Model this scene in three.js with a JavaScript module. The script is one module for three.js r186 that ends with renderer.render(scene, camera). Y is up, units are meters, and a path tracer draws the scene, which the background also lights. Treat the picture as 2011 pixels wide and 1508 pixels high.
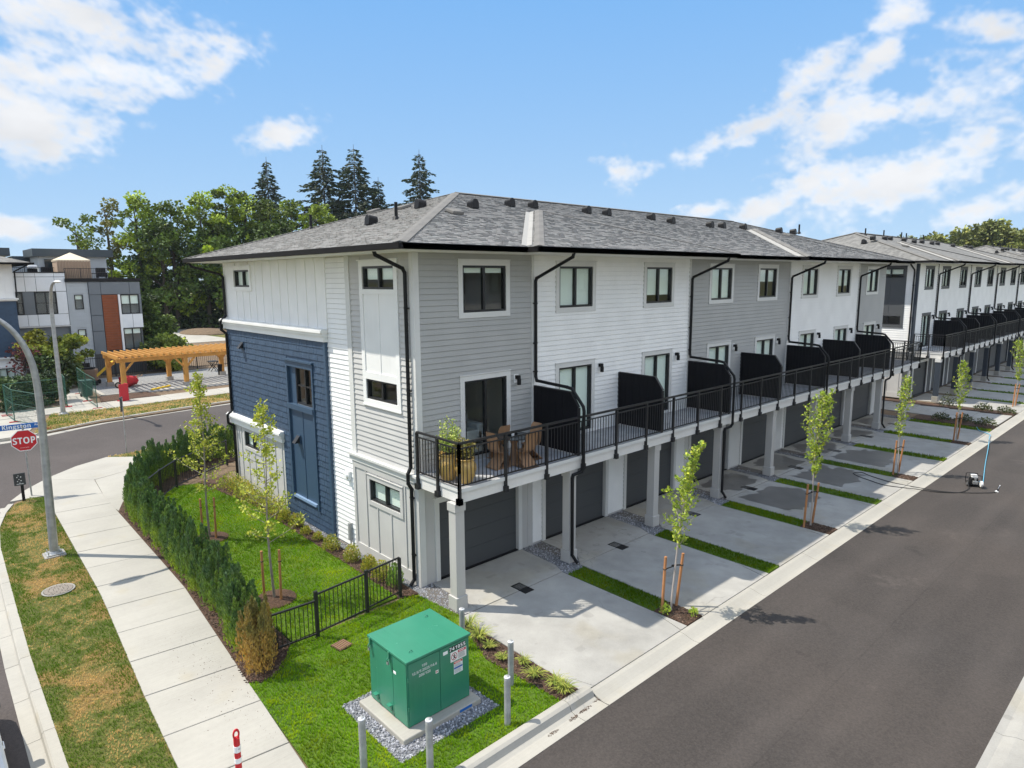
import * as THREE from 'three';
import { RoundedBoxGeometry } from 'three/addons/geometries/RoundedBoxGeometry.js';
import { mergeGeometries } from 'three/addons/utils/BufferGeometryUtils.js';
import { TextGeometry } from 'three/addons/geometries/TextGeometry.js';
import { FontLoader } from 'three/addons/loaders/FontLoader.js';

// ---------------------------------------------------------------- camera, sky, sun, exposure
const scene = new THREE.Scene();
const camera = new THREE.PerspectiveCamera(60.2, 4 / 3, 0.1, 3000);
camera.position.set(-9.016, 7.713, 13.149);
camera.up.set(0.1122, 0.9874, -0.1117);
camera.lookAt(-9.016 + 0.6704, 7.713 - 0.1582, 13.149 - 0.7249);
const renderer = new THREE.WebGLRenderer({ antialias: true });
renderer.setSize(1024, 768);
renderer.toneMapping = THREE.LinearToneMapping;
renderer.toneMappingExposure = 1.35;
renderer.shadowMap.enabled = true;
renderer.shadowMap.type = THREE.PCFSoftShadowMap;

const sun = new THREE.DirectionalLight(new THREE.Color().setRGB(1, 0.945, 0.84), 4.3);
sun.position.set(-0.3546 * 150, 0.8434 * 150, -0.403 * 150);
sun.castShadow = true;
sun.shadow.mapSize.set(4096, 4096);
Object.assign(sun.shadow.camera, { left: -70, right: 70, top: 70, bottom: -70, near: 1, far: 400 });
scene.add(sun); scene.add(sun.target);
sun.target.position.set(12, 0, -8); sun.position.add(sun.target.position);

// seeded random numbers and noise
function rng(a) { return () => { a = (a + 0x6d2b79f5) | 0; let t = Math.imul(a ^ (a >>> 15), 1 | a); t = (t + Math.imul(t ^ (t >>> 7), 61 | t)) ^ t; return ((t ^ (t >>> 14)) >>> 0) / 4294967296; }; }
const R0 = rng(11);
function h3(x, y, z) { let n = Math.imul(x, 374761393) + Math.imul(y, 668265263) + Math.imul(z, 1274126177); n = Math.imul(n ^ (n >>> 13), 1274126177); return ((n ^ (n >>> 16)) >>> 0) / 4294967296; }
const sm = (t) => t * t * (3 - 2 * t), lerp = (a, b, t) => a + (b - a) * t, clamp = (v, a = 0, b = 1) => Math.min(b, Math.max(a, v));
const sstep = (a, b, v) => sm(clamp((v - a) / (b - a)));
function vn3(x, y, z) {
  const X = Math.floor(x), Y = Math.floor(y), Z = Math.floor(z), u = sm(x - X), v = sm(y - Y), w = sm(z - Z);
  const l = (k) => lerp(lerp(h3(X, Y, Z + k), h3(X + 1, Y, Z + k), u), lerp(h3(X, Y + 1, Z + k), h3(X + 1, Y + 1, Z + k), u), v);
  return lerp(l(0), l(1), w);
}
function fbm3(x, y, z, o = 5) { let s = 0, a = 0.5, n = 0; for (let i = 0; i < o; i++) { s += a * vn3(x, y, z); n += a; a *= 0.5; x = x * 2.03 + 7.1; y = y * 2.03 + 3.7; z = z * 2.03 + 1.3; } return s / n; }
// tileable noise on the unit square
function pn(u, v, p, s = 0) { const x = u * p, y = v * p, X = Math.floor(x), Y = Math.floor(y), a = sm(x - X), b = sm(y - Y), m = (i) => ((i % p) + p) % p; return lerp(lerp(h3(m(X), m(Y), s), h3(m(X + 1), m(Y), s), a), lerp(h3(m(X), m(Y + 1), s), h3(m(X + 1), m(Y + 1), s), a), b); }
function pfbm(u, v, p, o = 4, s = 0) { let r = 0, a = 0.5, n = 0; for (let i = 0; i < o; i++) { r += a * pn(u, v, p, s + i * 17); n += a; a *= 0.5; p *= 2; } return r / n; }

// the sky: clear summer blue with scattered fair-weather cloud in view, as one computed equirectangular map
{
  const W = 4096, H = 2048, d = new Float32Array(W * H * 4);
  const blobs = [[-1.417, .3, .16, .1, 0], [-1.35, .262, .15, .055, 10], [-1.44, .175, .115, .05, 0], [-1.277, .25, .088, .03, 25], [-1.222, .269, .04, .018, 35], [-1.142, .193, .055, .026, 25], [-1.455, .064, .04, .016, 0], [-.661, .15, .043, .028, 0], [-.553, .169, .07, .02, 20], [-.487, .194, .075, .024, 25], [-.387, .195, .095, .04, 10], [-.41, .263, .058, .029, 35], [-.346, .266, .049, .025, 30], [-.327, .307, .05, .024, 15], [-.236, .223, .1, .048, 20], [-.221, .273, .06, .023, -20], [-.376, .113, .113, .04, 12], [-.291, .125, .15, .042, 18], [-.239, .144, .1, .03, 25], [-.469, .091, .077, .021, 15], [-.204, .083, .07, .024, 20], [-.55, .091, .043, .013, 10]];
  for (let j = 0; j < H; j++) {
    const el = ((j + 0.5) / H - 0.5) * Math.PI, y = Math.sin(el), c = Math.cos(el);
    for (let i = 0; i < W; i++) {
      const az = ((i + 0.5) / W - 0.5) * 2 * Math.PI, x = Math.cos(az) * c, z = Math.sin(az) * c, k = (j * W + i) * 4;
      const t = Math.pow(clamp(y / 0.75), 0.58);
      let r = lerp(0.43, 0.03, t), g = lerp(0.59, 0.25, t), b = lerp(0.73, 0.65, t);
      const low = Math.exp(-Math.max(y, 0) / 0.05) * 0.25; r = lerp(r, 0.56, low); g = lerp(g, 0.645, low); b = lerp(b, 0.72, low);
      if (y > 0.004) {
        let m = 0;
        const inView = az > -1.6 && az < -0.05 && el < 0.46;
        if (inView || (az > -1.75 && az < 0.1 && el < 0.55)) for (const [ba, be, ra, rb, td] of blobs) {
          const da = (az - ba) * c, de = el - be, th = td * Math.PI / 180, p = (da * Math.cos(th) + de * Math.sin(th)) / ra, q = (-da * Math.sin(th) + de * Math.cos(th)) / rb;
          m = Math.max(m, 1 - Math.sqrt(p * p + q * q) * 0.72);
        }
        // elsewhere: denser cloud on a flat layer, added out of view for fill light
        const L = 1 / (y + 0.09), gx = x * L * 1.15, gz = z * L * 1.15;
        const wide = (el < 1.5 ? sstep(0.30, 0.54, fbm3(gx + 5, gz + 9, 3.3, 4)) * 0.95 : 0);
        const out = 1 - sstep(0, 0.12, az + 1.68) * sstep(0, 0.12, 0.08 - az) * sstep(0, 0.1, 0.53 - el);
        m = Math.max(m, wide * out);
        if (m > 0.02) {
          const near = out < .5, f = fbm3(az * c * 17, el * 30, 1.7 + az, near ? 6 : 4), f2 = near ? fbm3(az * c * 60, el * 90, 9.1, 5) : .5, f3 = near ? fbm3(az * c * 210, el * 290, 4.1, 4) : .5;
          const dens = Math.pow(sstep(0.22, 1.02, m * 0.97 + (f - 0.5) * 1.5 + (f2 - 0.5) * 0.75 + (f3 - .5) * .3), .9);
          const lit = 0.64 + 0.42 * out + 0.24 * fbm3(az * 14 + 3, el * 34 + 0.5, 5.5, 4) - 0.08 * sstep(0.6, 1, dens);  // cloud outside the view is brightened to lift the fill on shaded walls
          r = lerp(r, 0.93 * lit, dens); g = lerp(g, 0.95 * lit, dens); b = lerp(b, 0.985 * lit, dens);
        }
      }
      if (y < 0) { const q = clamp(-y * 8); r = lerp(r, 0.19, q); g = lerp(g, 0.2, q); b = lerp(b, 0.19, q); }
      d[k] = r; d[k + 1] = g; d[k + 2] = b; d[k + 3] = 1;
    }
  }
  const sky = new THREE.DataTexture(d, W, H, THREE.RGBAFormat, THREE.FloatType);
  sky.mapping = THREE.EquirectangularReflectionMapping; sky.magFilter = THREE.LinearFilter; sky.minFilter = THREE.LinearFilter; sky.colorSpace = THREE.LinearSRGBColorSpace; sky.needsUpdate = true;
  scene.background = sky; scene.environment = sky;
}
scene.fog = new THREE.FogExp2(new THREE.Color().setRGB(0.75, 0.84, 0.93), 0.00012);

// ---------------------------------------------------------------- helpers
const taken = new Map();
function numbered(n) { const k = taken.get(n) || 0; taken.set(n, k + 1); return k ? n + '_' + String(k).padStart(3, '0') : n; }
function tag(o, label, category, group, kind) { if (label) o.userData.label = label; if (category) o.userData.category = category; if (group) o.userData.group = group; if (kind) o.userData.kind = kind; return o; }
function T(name, label, category, pos = [0, 0, 0], turn = 0, group) { const o = new THREE.Group(); o.name = numbered(name); o.position.set(...pos); o.rotation.y = turn; scene.add(o); return tag(o, label, category, group); }
function G(name, parent, label) { const o = new THREE.Group(); o.name = name; parent.add(o); if (label) o.userData.label = label; return o; }
// keep position, normal, colour; texture coordinates in metres from the dominant side
function fin(g) {
  if (g.userData.fin) return g;
  g = g.index ? g.toNonIndexed() : g;
  for (const a of Object.keys(g.attributes)) if (!['position', 'normal', 'color'].includes(a)) g.deleteAttribute(a);
  if (!g.attributes.normal) g.computeVertexNormals();
  const p = g.attributes.position, n = g.attributes.normal, uv = new Float32Array(p.count * 2);
  for (let i = 0; i < p.count; i += 3) {
    const ax = Math.abs(n.getX(i)), ay = Math.abs(n.getY(i)), az = Math.abs(n.getZ(i));
    for (let k = i; k < Math.min(i + 3, p.count); k++) {
      const x = p.getX(k), y = p.getY(k), z = p.getZ(k);
      if (ay >= ax && ay >= az) { uv[2 * k] = x; uv[2 * k + 1] = -z; } else if (ax >= az) { uv[2 * k] = z; uv[2 * k + 1] = y; } else { uv[2 * k] = x; uv[2 * k + 1] = y; }
    }
  }
  g.setAttribute('uv', new THREE.BufferAttribute(uv, 2)); g.userData.fin = true; return g;
}
function join(list) { list = list.flat(9).filter(Boolean).map(fin); if (list.length === 1) return list[0]; const col = list.some((g) => g.attributes.color); if (col) for (const g of list) if (!g.attributes.color) g.setAttribute('color', new THREE.BufferAttribute(new Float32Array(g.attributes.position.count * 3).fill(1), 3)); return mergeGeometries(list); }
function P(name, parent, geos, mat, label) { const m = new THREE.Mesh(join([geos]), mat); m.castShadow = m.receiveShadow = true; m.name = parent === scene ? numbered(name) : name; parent.add(m); if (label) m.userData.label = label; return m; }
function S(name, geos, mat, parent = scene) { const m = P(name, parent, geos, mat); if (parent === scene) m.userData.kind = 'structure'; return m; }
const B = (x0, x1, y0, y1, z0, z1) => new THREE.BoxGeometry(Math.abs(x1 - x0), Math.abs(y1 - y0), Math.abs(z1 - z0)).translate((x0 + x1) / 2, (y0 + y1) / 2, (z0 + z1) / 2);
const RB = (x0, x1, y0, y1, z0, z1, r = 0.01, s = 1) => new RoundedBoxGeometry(Math.abs(x1 - x0), Math.abs(y1 - y0), Math.abs(z1 - z0), s, r).translate((x0 + x1) / 2, (y0 + y1) / 2, (z0 + z1) / 2);
const CY = (r0, r1, h, x = 0, y = 0, z = 0, n = 12) => new THREE.CylinderGeometry(r1, r0, h, n).translate(x, y + h / 2, z);
const V = (x, y, z) => new THREE.Vector3(x, y, z);
function bar(a, b, w, d = w) { a = V(...a); b = V(...b); const v = b.clone().sub(a), g = new THREE.BoxGeometry(w, v.length(), d); const q = new THREE.Quaternion().setFromUnitVectors(V(0, 1, 0), v.normalize()); return g.applyQuaternion(q).translate((a.x + b.x) / 2, (a.y + b.y) / 2, (a.z + b.z) / 2); }
function rod(a, b, r0, r1 = r0, n = 7) { a = V(...a); b = V(...b); const v = b.clone().sub(a), g = new THREE.CylinderGeometry(r1, r0, v.length(), n); const q = new THREE.Quaternion().setFromUnitVectors(V(0, 1, 0), v.normalize()); return g.applyQuaternion(q).translate((a.x + b.x) / 2, (a.y + b.y) / 2, (a.z + b.z) / 2); }
function tube(pts, r, seg = 40, n = 7, tension = 0.5, closed = false) { return new THREE.TubeGeometry(new THREE.CatmullRomCurve3(pts.map((p) => V(...p)), closed, 'catmullrom', tension), seg, r, n, closed); }
// straight pipe run with small elbows
function pipe(pts, r, n = 8) { const out = []; for (let i = 0; i + 1 < pts.length; i++) out.push(rod(pts[i], pts[i + 1], r, r, n)); for (let i = 1; i + 1 < pts.length; i++) out.push(new THREE.SphereGeometry(r * 1.08, 8, 6).translate(...pts[i])); return out; }
// a slab from a ground polygon [[x,z],...]
function slab(poly, y0, y1, bev = 0) {
  const s = new THREE.Shape(); poly.forEach(([x, z], i) => (i ? s.lineTo(x, -z) : s.moveTo(x, -z)));
  const g = new THREE.ExtrudeGeometry(s, bev ? { depth: y1 - y0 - bev, bevelEnabled: true, bevelSize: bev, bevelOffset: -bev, bevelThickness: bev, bevelSegments: 1 } : { depth: y1 - y0, bevelEnabled: false });
  return g.rotateX(-Math.PI / 2).translate(0, y0, 0);
}
const rect = (x0, x1, z0, z1) => [[x0, z0], [x1, z0], [x1, z1], [x0, z1]];
// raw triangles from quads/polygons of points
function faces(list) { const p = []; for (const f of list) for (let i = 1; i + 1 < f.length; i++) p.push(...f[0], ...f[i], ...f[i + 1]); const g = new THREE.BufferGeometry(); g.setAttribute('position', new THREE.BufferAttribute(new Float32Array(p), 3)); g.computeVertexNormals(); return g; }
function tint(g, c) { g = fin(g); const n = g.attributes.position.count, a = new Float32Array(n * 3); for (let i = 0; i < n; i++) a.set(c, i * 3); g.setAttribute('color', new THREE.BufferAttribute(a, 3)); return g; }
const lathe = (pts, n = 24) => new THREE.LatheGeometry(pts.map(([r, y]) => new THREE.Vector2(r, y)), n);

// ---------------------------------------------------------------- materials
const toS = (c) => (c <= 0.0031308 ? 12.92 * c : 1.055 * Math.pow(c, 1 / 2.4) - 0.055);
function colourTex(N, metres, fn) { const d = new Uint8Array(N * N * 4); for (let j = 0; j < N; j++) for (let i = 0; i < N; i++) { const c = fn((i + .5) / N, (j + .5) / N), k = (j * N + i) * 4; d[k] = 255 * toS(clamp(c[0])); d[k + 1] = 255 * toS(clamp(c[1])); d[k + 2] = 255 * toS(clamp(c[2])); d[k + 3] = 255; } return finishTex(d, N, metres, true); }
function bumpTex(N, metres, fn) { const d = new Uint8Array(N * N * 4); for (let j = 0; j < N; j++) for (let i = 0; i < N; i++) { const c = 255 * clamp(fn((i + .5) / N, (j + .5) / N)), k = (j * N + i) * 4; d[k] = d[k + 1] = d[k + 2] = c; d[k + 3] = 255; } return finishTex(d, N, metres, false); }
function finishTex(d, N, metres, colour) { const t = new THREE.DataTexture(d, N, N); t.wrapS = t.wrapT = THREE.RepeatWrapping; t.magFilter = THREE.LinearFilter; t.minFilter = THREE.LinearMipmapLinearFilter; t.generateMipmaps = true; if (colour) t.colorSpace = THREE.SRGBColorSpace; t.repeat.set(1 / metres, 1 / metres); t.needsUpdate = true; return t; }
const rgb = (r, g, b) => new THREE.Color().setRGB(r, g, b);
function mat(c, rough = 0.8, o = {}) { return new THREE.MeshStandardMaterial({ color: rgb(...c), roughness: rough, side: THREE.DoubleSide, ...o }); }

const tWalk = colourTex(1024, 5, (u, v) => { const a = pfbm(u, v, 3, 5, 71), st = pn(u * 1, v, 90, 5), st2 = pfbm(u * 1, v * 1, 6, 3, 9); const br = pn(0.5, v, 300, 2); const sp = pn(u, v, 300, 12) > 0.985 ? -0.25 : 0; const k = 0.70 + 0.28 * a + 0.05 * (br - .5) + 0.04 * (st - .5) + 0.08 * (st2 - .5) + sp; const ws = sstep(.56, .74, pfbm(u, v, 4, 4, 123)) * .8; return [k * (1 - .03 * ws), k * (0.985 - .07 * ws), k * (0.955 - .16 * ws)]; });
const bFine = bumpTex(512, 1.2, (u, v) => 0.5 * pn(u, v, 256, 3) + 0.5 * pfbm(u, v, 30, 3, 8));
const tAsphalt = colourTex(2048, 16, (u, v) => { const g = pn(u, v, 1024, 4), g2 = pn(u, v, 512, 14), a = pfbm(u, v, 3, 5, 2), st = pfbm(u, v, 9, 4, 8); const lane = pfbm(u * 1, v * 1, 2, 2, 41); const worn = sstep(0.58, 0.72, pfbm(u, v, 6, 4, 77)); const k = 0.42 + 0.28 * a + 0.2 * (g - .5) + 0.16 * (g2 - .5) + 0.14 * (st - .5) + 0.12 * (lane - .5) + 0.07 * worn; return [k * 1.0, k * 0.95, k * 0.93]; });
const bAsphalt = bumpTex(512, 1.0, (u, v) => 0.7 * pn(u, v, 128, 3) + 0.3 * pn(u, v, 256, 8));
const tSoil = colourTex(512, 1.3, (u, v) => { const a = pn(u, v, 64, 1), b = pn(u, v, 128, 2), c = pfbm(u, v, 6, 3, 3); const k = 0.25 + 0.45 * a * b + 0.35 * c; return [k, k * 0.8, k * 0.64]; });
const bSoil = bumpTex(512, 1.3, (u, v) => 0.6 * pn(u, v, 64, 1) + 0.4 * pn(u, v, 128, 2));
const tTurf = colourTex(1024, 6, (u, v) => { const a = pfbm(u, v, 5, 5, 6), b = pn(u, v, 256, 7), c = pn(u, v, 512, 17); const k = 0.4 + 0.5 * a + 0.35 * (b - .5) + .25 * (c - .5); return [k * lerp(.75, 1.05, a), k, k * 0.7]; });
const tDry = colourTex(1024, 6, (u, v) => { const a = sstep(.42, .6, pfbm(u, v, 7, 5, 26)), b = pn(u, v, 256, 7); const k = 0.65 + 0.5 * (b - .5); return [k * lerp(.42, 1, a), k * lerp(.6, .8, a), k * lerp(.2, .5, a)]; });
const tWood = colourTex(512, 1, (u, v) => { const g = pn(u, v * 0.06, 120, 5), a = pfbm(u, v, 4, 4, 8); const k = 0.62 + 0.3 * a + 0.2 * (g - .5); return [k, k * .95, k * .88]; });
const tPaint = colourTex(512, 2.5, (u, v) => { const a = pfbm(u, v, 4, 4, 18), b = pn(u, v, 200, 3), s = pn(u, v * .02, 90, 6) * pn(u, v, 7, 8); const k = 0.9 + 0.12 * a + 0.02 * (b - .5) - .05 * s; return [k, k, k * .99]; });
const tGravel = colourTex(512, 0.9, (u, v) => { const a = pn(u, v, 50, 1), b = pn(u, v, 110, 2); const k = 0.25 + 0.75 * a * (0.5 + 0.5 * b); return [k, k, k * 1.02]; });
const bGravel = bumpTex(512, 0.9, (u, v) => pn(u, v, 50, 1));
const tRoof = colourTex(1024, 8, (u, v) => { const row = Math.floor(v * 57), c = h3(Math.floor(u * 27 + h3(row, 1, 1) * 3), row, 5), a = pfbm(u, v, 10, 3, 4), g = pn(u, v, 512, 5); const k = 0.45 + 0.3 * c + 0.18 * a + 0.16 * (g - .5); return [k, k * .985, k * .95]; });
const tGrain = colourTex(512, 0.8, (u, v) => { const g = pn(u, v, 256, 5), a = pfbm(u, v, 5, 3, 4); const k = 0.72 + 0.3 * (g - .5) + 0.3 * (a - .3); return [k, k, k]; });
const tGalv = colourTex(256, 0.6, (u, v) => { const a = pfbm(u, v, 6, 4, 9); const k = 0.7 + 0.4 * (a - .4); return [k, k, k * 1.01]; });

const tWeather = colourTex(1024, 2.1, (u, v) => { const a = pfbm(u, v, 5, 5, 18), st = pn(u, v * .03, 120, 3) * pn(u, v, 6, 44), sc = pn(u, v, 260, 3), d = sstep(.6, .8, pfbm(u, v, 9, 4, 60)); const k = 0.86 + 0.16 * a - .12 * st + 0.04 * (sc - .5); return [k + .03 * d, k - .01 * d, k + .0 * d]; });
const bRough = bumpTex(512, 1.4, (u, v) => .55 + .45 * pfbm(u, v, 6, 4, 12));
// the lane: wheel paths, patches, drips and scuffs along its length (16 m tile; across the lane v follows -z)
const tLane = colourTex(2048, 16, (u, v) => {
  const g = pn(u, v, 1024, 4), g2 = pn(u, v, 512, 14), a = pfbm(u, v, 3, 5, 2), z = (1 - v) * 16, wob = 0.5 * (pfbm(u, v, 4, 3, 90) - .5);
  let wheel = 0; for (const c of [7.1, 8.5, 9.3, 10.6]) wheel = Math.max(wheel, Math.exp(-Math.pow((z - c - wob) / .26, 2)));
  const streak = pfbm(u * 1, v * 4 % 1, 8, 4, 61), drip = Math.exp(-Math.pow((z - 7.8) / .35, 2)) * sstep(.66, .8, pfbm(u, v, 26, 3, 15)), patch = sstep(.56, .66, pfbm(u, v, 4, 4, 77)), pale = sstep(.7, .82, pfbm(u, v, 12, 4, 31)) * pn(u, v, 160, 9), seam = Math.exp(-Math.pow((z - 8.75 - .02 * pn(u, v, 40, 4)) / .012, 2));
  const k = 0.50 + 0.16 * a + 0.2 * (g - .5) + 0.16 * (g2 - .5) + .08 * wheel * (.4 + streak) + .16 * (streak - .5) - .14 * drip - .08 * patch + .3 * pale - .1 * seam;
  const w = .03 * (pfbm(u, v, 5, 3, 55) - .5) * 2; return [k * (1 + w), k * .95, k * (.92 - w)];
});
const tStain = colourTex(1024, 7, (u, v) => { const a = pfbm(u, v, 3, 5, 1), b = pn(u, v, 420, 5), c = pfbm(u, v, 12, 4, 9), tr = pfbm(u, v, 30, 3, 19), s = sstep(0.55, 0.7, pfbm(u, v, 5, 4, 33)), o = sstep(.72, .8, pfbm(u, v, 18, 3, 52)), cr = Math.exp(-Math.pow((pfbm(u, v, 4, 5, 88) - .5) / .0035, 2)) * sstep(.5, .62, pn(u, v, 5, 3)); const k = 0.60 + 0.24 * a + 0.06 * (b - .5) + 0.22 * (c - .5) + .14 * (tr - .5) - .1 * o * o - .2 * cr; return [k * (1 - .03 * s), k * (1 - .055 * s), k * (1 - .12 * s)]; });
const M = {
  concrete: mat([.455, .438, .40], .9, { map: tStain, bumpMap: bFine, bumpScale: .0015 }),
  walk: mat([.445, .427, .385], .9, { map: tWalk, bumpMap: bFine, bumpScale: .0012 }),
  joint: mat([.12, .11, .1], 1),
  asphalt: mat([.115, .10, .094], .93, { map: tAsphalt, bumpMap: bAsphalt, bumpScale: .003 }),
  soil: mat([.16, .11, .085], 1, { map: tSoil, bumpMap: bSoil, bumpScale: .03 }),
  earth: mat([.3, .26, .2], 1, { map: tSoil, bumpMap: bSoil, bumpScale: .02 }),
  turf: mat([.12, .2, .012], 1, { map: tTurf, bumpMap: bSoil, bumpScale: .02 }),
  dry: mat([.3, .27, .14], 1, { map: tDry, bumpMap: bSoil, bumpScale: .02 }),
  gravel: mat([.3, .31, .32], .95, { map: tGravel, bumpMap: bGravel, bumpScale: .02 }),
  pebble: mat([.4, .4, .41], .9, { vertexColors: false }),
  white: mat([.89, .885, .87], .62, { map: tPaint }),
  grey: mat([.41, .41, .40], .65, { map: tPaint }),
  trimG: mat([.68, .675, .655], .6, { map: tPaint }),
  trimW: mat([.84, .835, .82], .6, { map: tPaint }),
  panelG: mat([.54, .53, .515], .65, { map: tPaint }),
  blue: mat([.043, .083, .145], .62, { map: tGrain }),
  blueT: mat([.036, .073, .126], .5),
  black: new THREE.MeshPhysicalMaterial({ color: rgb(.009, .009, .010), roughness: .5, specularIntensity: .5, side: THREE.DoubleSide }),
  blackM: mat([.016, .016, .018], .5, { metalness: .1 }),
  screen: new THREE.MeshPhysicalMaterial({ color: rgb(.006, .006, .008), roughness: .7, specularIntensity: .4, side: THREE.DoubleSide }),
  frame: mat([.012, .013, .015], .4),
  garage: mat([.07, .074, .077], .5),
  blind: mat([.82, .88, .82], .9),
  room: mat([.5, .48, .44], .95),
  deck: mat([.5, .5, .51], .7, { map: tGrain }),
  fascia: mat([.74, .72, .69], .62, { map: tPaint }),
  soffit: mat([.8, .78, .73], .75),
  gutter: new THREE.MeshPhysicalMaterial({ color: rgb(.008, .007, .007), roughness: .7, specularIntensity: .35, side: THREE.DoubleSide }),
  roofBase: mat([.24, .235, .225], .95, { map: tRoof, bumpMap: bFine, bumpScale: .003 }),
  shingle: mat([.76, .76, .76], .95, { vertexColors: true }),
  roofCap: mat([.205, .195, .18], .95, { map: tGrain }),
  flash: mat([.33, .315, .285], .6),
  navy: mat([.03, .04, .055], .6),
  charcoal: mat([.07, .075, .08], .6),
  galv: mat([.52, .53, .52], .45, { metalness: .55, map: tGalv }),
  galvDull: mat([.5, .51, .5], .6, { metalness: .25, map: tGalv }),
  steel: mat([.55, .55, .56], .35, { metalness: .7 }),
  boxGreen: mat([.04, .235, .145], .3, { map: tWeather, roughnessMap: bRough }),
  boxGreenD: mat([.035, .2, .12], .4),
  red: mat([.55, .012, .02], .5), redMatte: mat([.45, .02, .03], .75),
  orange: mat([.7, .12, .02], .6),
  blueSign: mat([.01, .13, .45], .45),
  whiteP: mat([.85, .85, .84], .5),
  pole: mat([.55, .26, .11], .8, { map: tWood }),
  bark: mat([.34, .3, .25], .9, { map: tGrain }),
  barkD: mat([.12, .095, .075], .95, { map: tGrain }),
  pergola: mat([.66, .34, .08], .7, { map: tWood }),
  tan: mat([.46, .275, .155], .55, { map: tWood }),
  gold: mat([.62, .40, .12], .38, { map: tPaint }),
  cedar: mat([.33, .09, .028], .6, { map: tWood }),
  canvas: mat([.62, .52, .38], .85),
  timber: mat([.5, .33, .18], .9, { map: tWood }),
  yellow: mat([.75, .5, .03], .5),
  rubber: mat([.02, .02, .02], .8),
  hoseBlue: mat([.12, .42, .6], .5),
  slate: mat([.04, .055, .065], .5),
  colG: mat([.50, .485, .465], .6, { map: tPaint }),
  panelW: mat([.82, .84, .86], .5, { map: tPaint }),
  lap2: mat([.45, .48, .5], .6, { map: tPaint }),
  panelMid: mat([.17, .19, .21], .5, { map: tPaint }),
  carW: mat([.7, .71, .72], .25),
};
M.lane = mat([.090, .079, .072], .93, { map: tLane, bumpMap: bAsphalt, bumpScale: .003 }); M.damp = mat([.2, .19, .175], .38, { map: tStain }); M.yard = mat([.5, .5, .48], .95, { map: tGravel, bumpMap: bGravel, bumpScale: .02 });
M.blueBar = mat([.2, .3, .45], .5);
M.pane = new THREE.MeshPhysicalMaterial({ color: rgb(.93, .97, .945), roughness: .02, transmission: 1, thickness: 0, ior: 1.5, side: THREE.DoubleSide });
M.darkPane = new THREE.MeshPhysicalMaterial({ color: rgb(.03, .04, .045), roughness: .05, ior: 1.5, side: THREE.DoubleSide });
const leafMat = (tr = .35) => new THREE.MeshPhysicalMaterial({ color: rgb(1, 1, 1), vertexColors: true, roughness: .75, transmission: tr, thickness: 0, side: THREE.DoubleSide });
M.leaf = leafMat(.35); M.leafDull = mat([1, 1, 1], .85, { vertexColors: true }); M.blade = new THREE.MeshPhysicalMaterial({ color: rgb(1, 1, 1), roughness: 1, specularIntensity: .15, side: THREE.DoubleSide });
const font = await new FontLoader().loadAsync('fonts/droid/droid_sans_bold.typeface.json');
function text(str, size, depth = .004) { const g = new TextGeometry(str, { font, size, depth, curveSegments: 4, bevelEnabled: false }); g.computeBoundingBox(); const b = g.boundingBox; return g.translate(-(b.min.x + b.max.x) / 2, -(b.min.y + b.max.y) / 2, 0); }
function canvasMat(w, h, draw, o = {}) { const c = document.createElement('canvas'); c.width = w; c.height = h; draw(c.getContext('2d'), w, h); const t = new THREE.CanvasTexture(c); t.colorSpace = THREE.SRGBColorSpace; return new THREE.MeshStandardMaterial({ map: t, roughness: .5, side: THREE.DoubleSide, ...o }); }

const nth = (i) => ['first', 'second', 'third', 'fourth', 'fifth', 'sixth', 'seventh', 'eighth', 'ninth', 'tenth', 'eleventh', 'twelfth', 'thirteenth', 'fourteenth', 'fifteenth', 'sixteenth', 'seventeenth', 'eighteenth', 'nineteenth', 'twentieth', 'twenty-first', 'twenty-second', 'twenty-third', 'twenty-fourth', 'twenty-fifth'][i] || 'far';
function inPoly(p, x, z) { let c = false; for (let i = 0, j = p.length - 1; i < p.length; j = i++) if ((p[i][1] > z) !== (p[j][1] > z) && x < ((p[j][0] - p[i][0]) * (z - p[i][1])) / (p[j][1] - p[i][1]) + p[i][0]) c = !c; return c; }
// ---------------------------------------------------------------- rows of townhouses
const frontF = (u0, u1, v0, v1, d0, d1) => B(u0, u1, v0, v1, d0, d1);           // long face, looking to +z
const endF = (u0, u1, v0, v1, d0, d1) => B(-d1, -d0, v0, v1, u0, u1);          // end face, looking to -x
const frontP = (u, v, d) => [u, v, d], endP = (u, v, d) => [-d, v, u];
// one lapped board or shake: thin at the top, thick at its butt
function lap(p, u0, u1, v0, v1, dt, db, lift = 0) {
  const a = p(u0, v0, db), b = p(u1, v0, db), c = p(u1, v1, dt), d = p(u0, v1, dt), e = p(u0, v0, lift), f = p(u1, v0, lift), g = p(u1, v1, lift), h = p(u0, v1, lift);
  return faces([[a, b, c, d], [a, b, f, e], [a, d, h, e], [b, c, g, f]]);
}
function cut(u0, u1, v0, v1, holes) { let seg = [[u0, u1]]; for (const [a, b, c, d] of holes) if (v1 > c + .004 && v0 < d - .004) seg = seg.flatMap(([x, y]) => (b <= x || a >= y ? [[x, y]] : [[x, a], [b, y]].filter(([m, n]) => n - m > .02))); return seg; }
function boards(parent, p, u0, u1, v0, v1, e, holes, mat_, single, name = 'siding_board') {
  const all = [], n = Math.round((v1 - v0) / e), h = (v1 - v0) / n;
  for (let i = 0; i < n; i++) {
    const y = v0 + i * h, g = cut(u0, u1, y, y + h, holes).map(([a, b]) => lap(p, a, b, y, y + h - .011, .003, .026));
    if (!g.length) continue;
    if (single) for (const q of g) P(name, parent, q, mat_); else all.push(...g);
  }
  if (all.length) tag(P(name + 's', parent, all, mat_), null, null, null, 'stuff');
}
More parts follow.
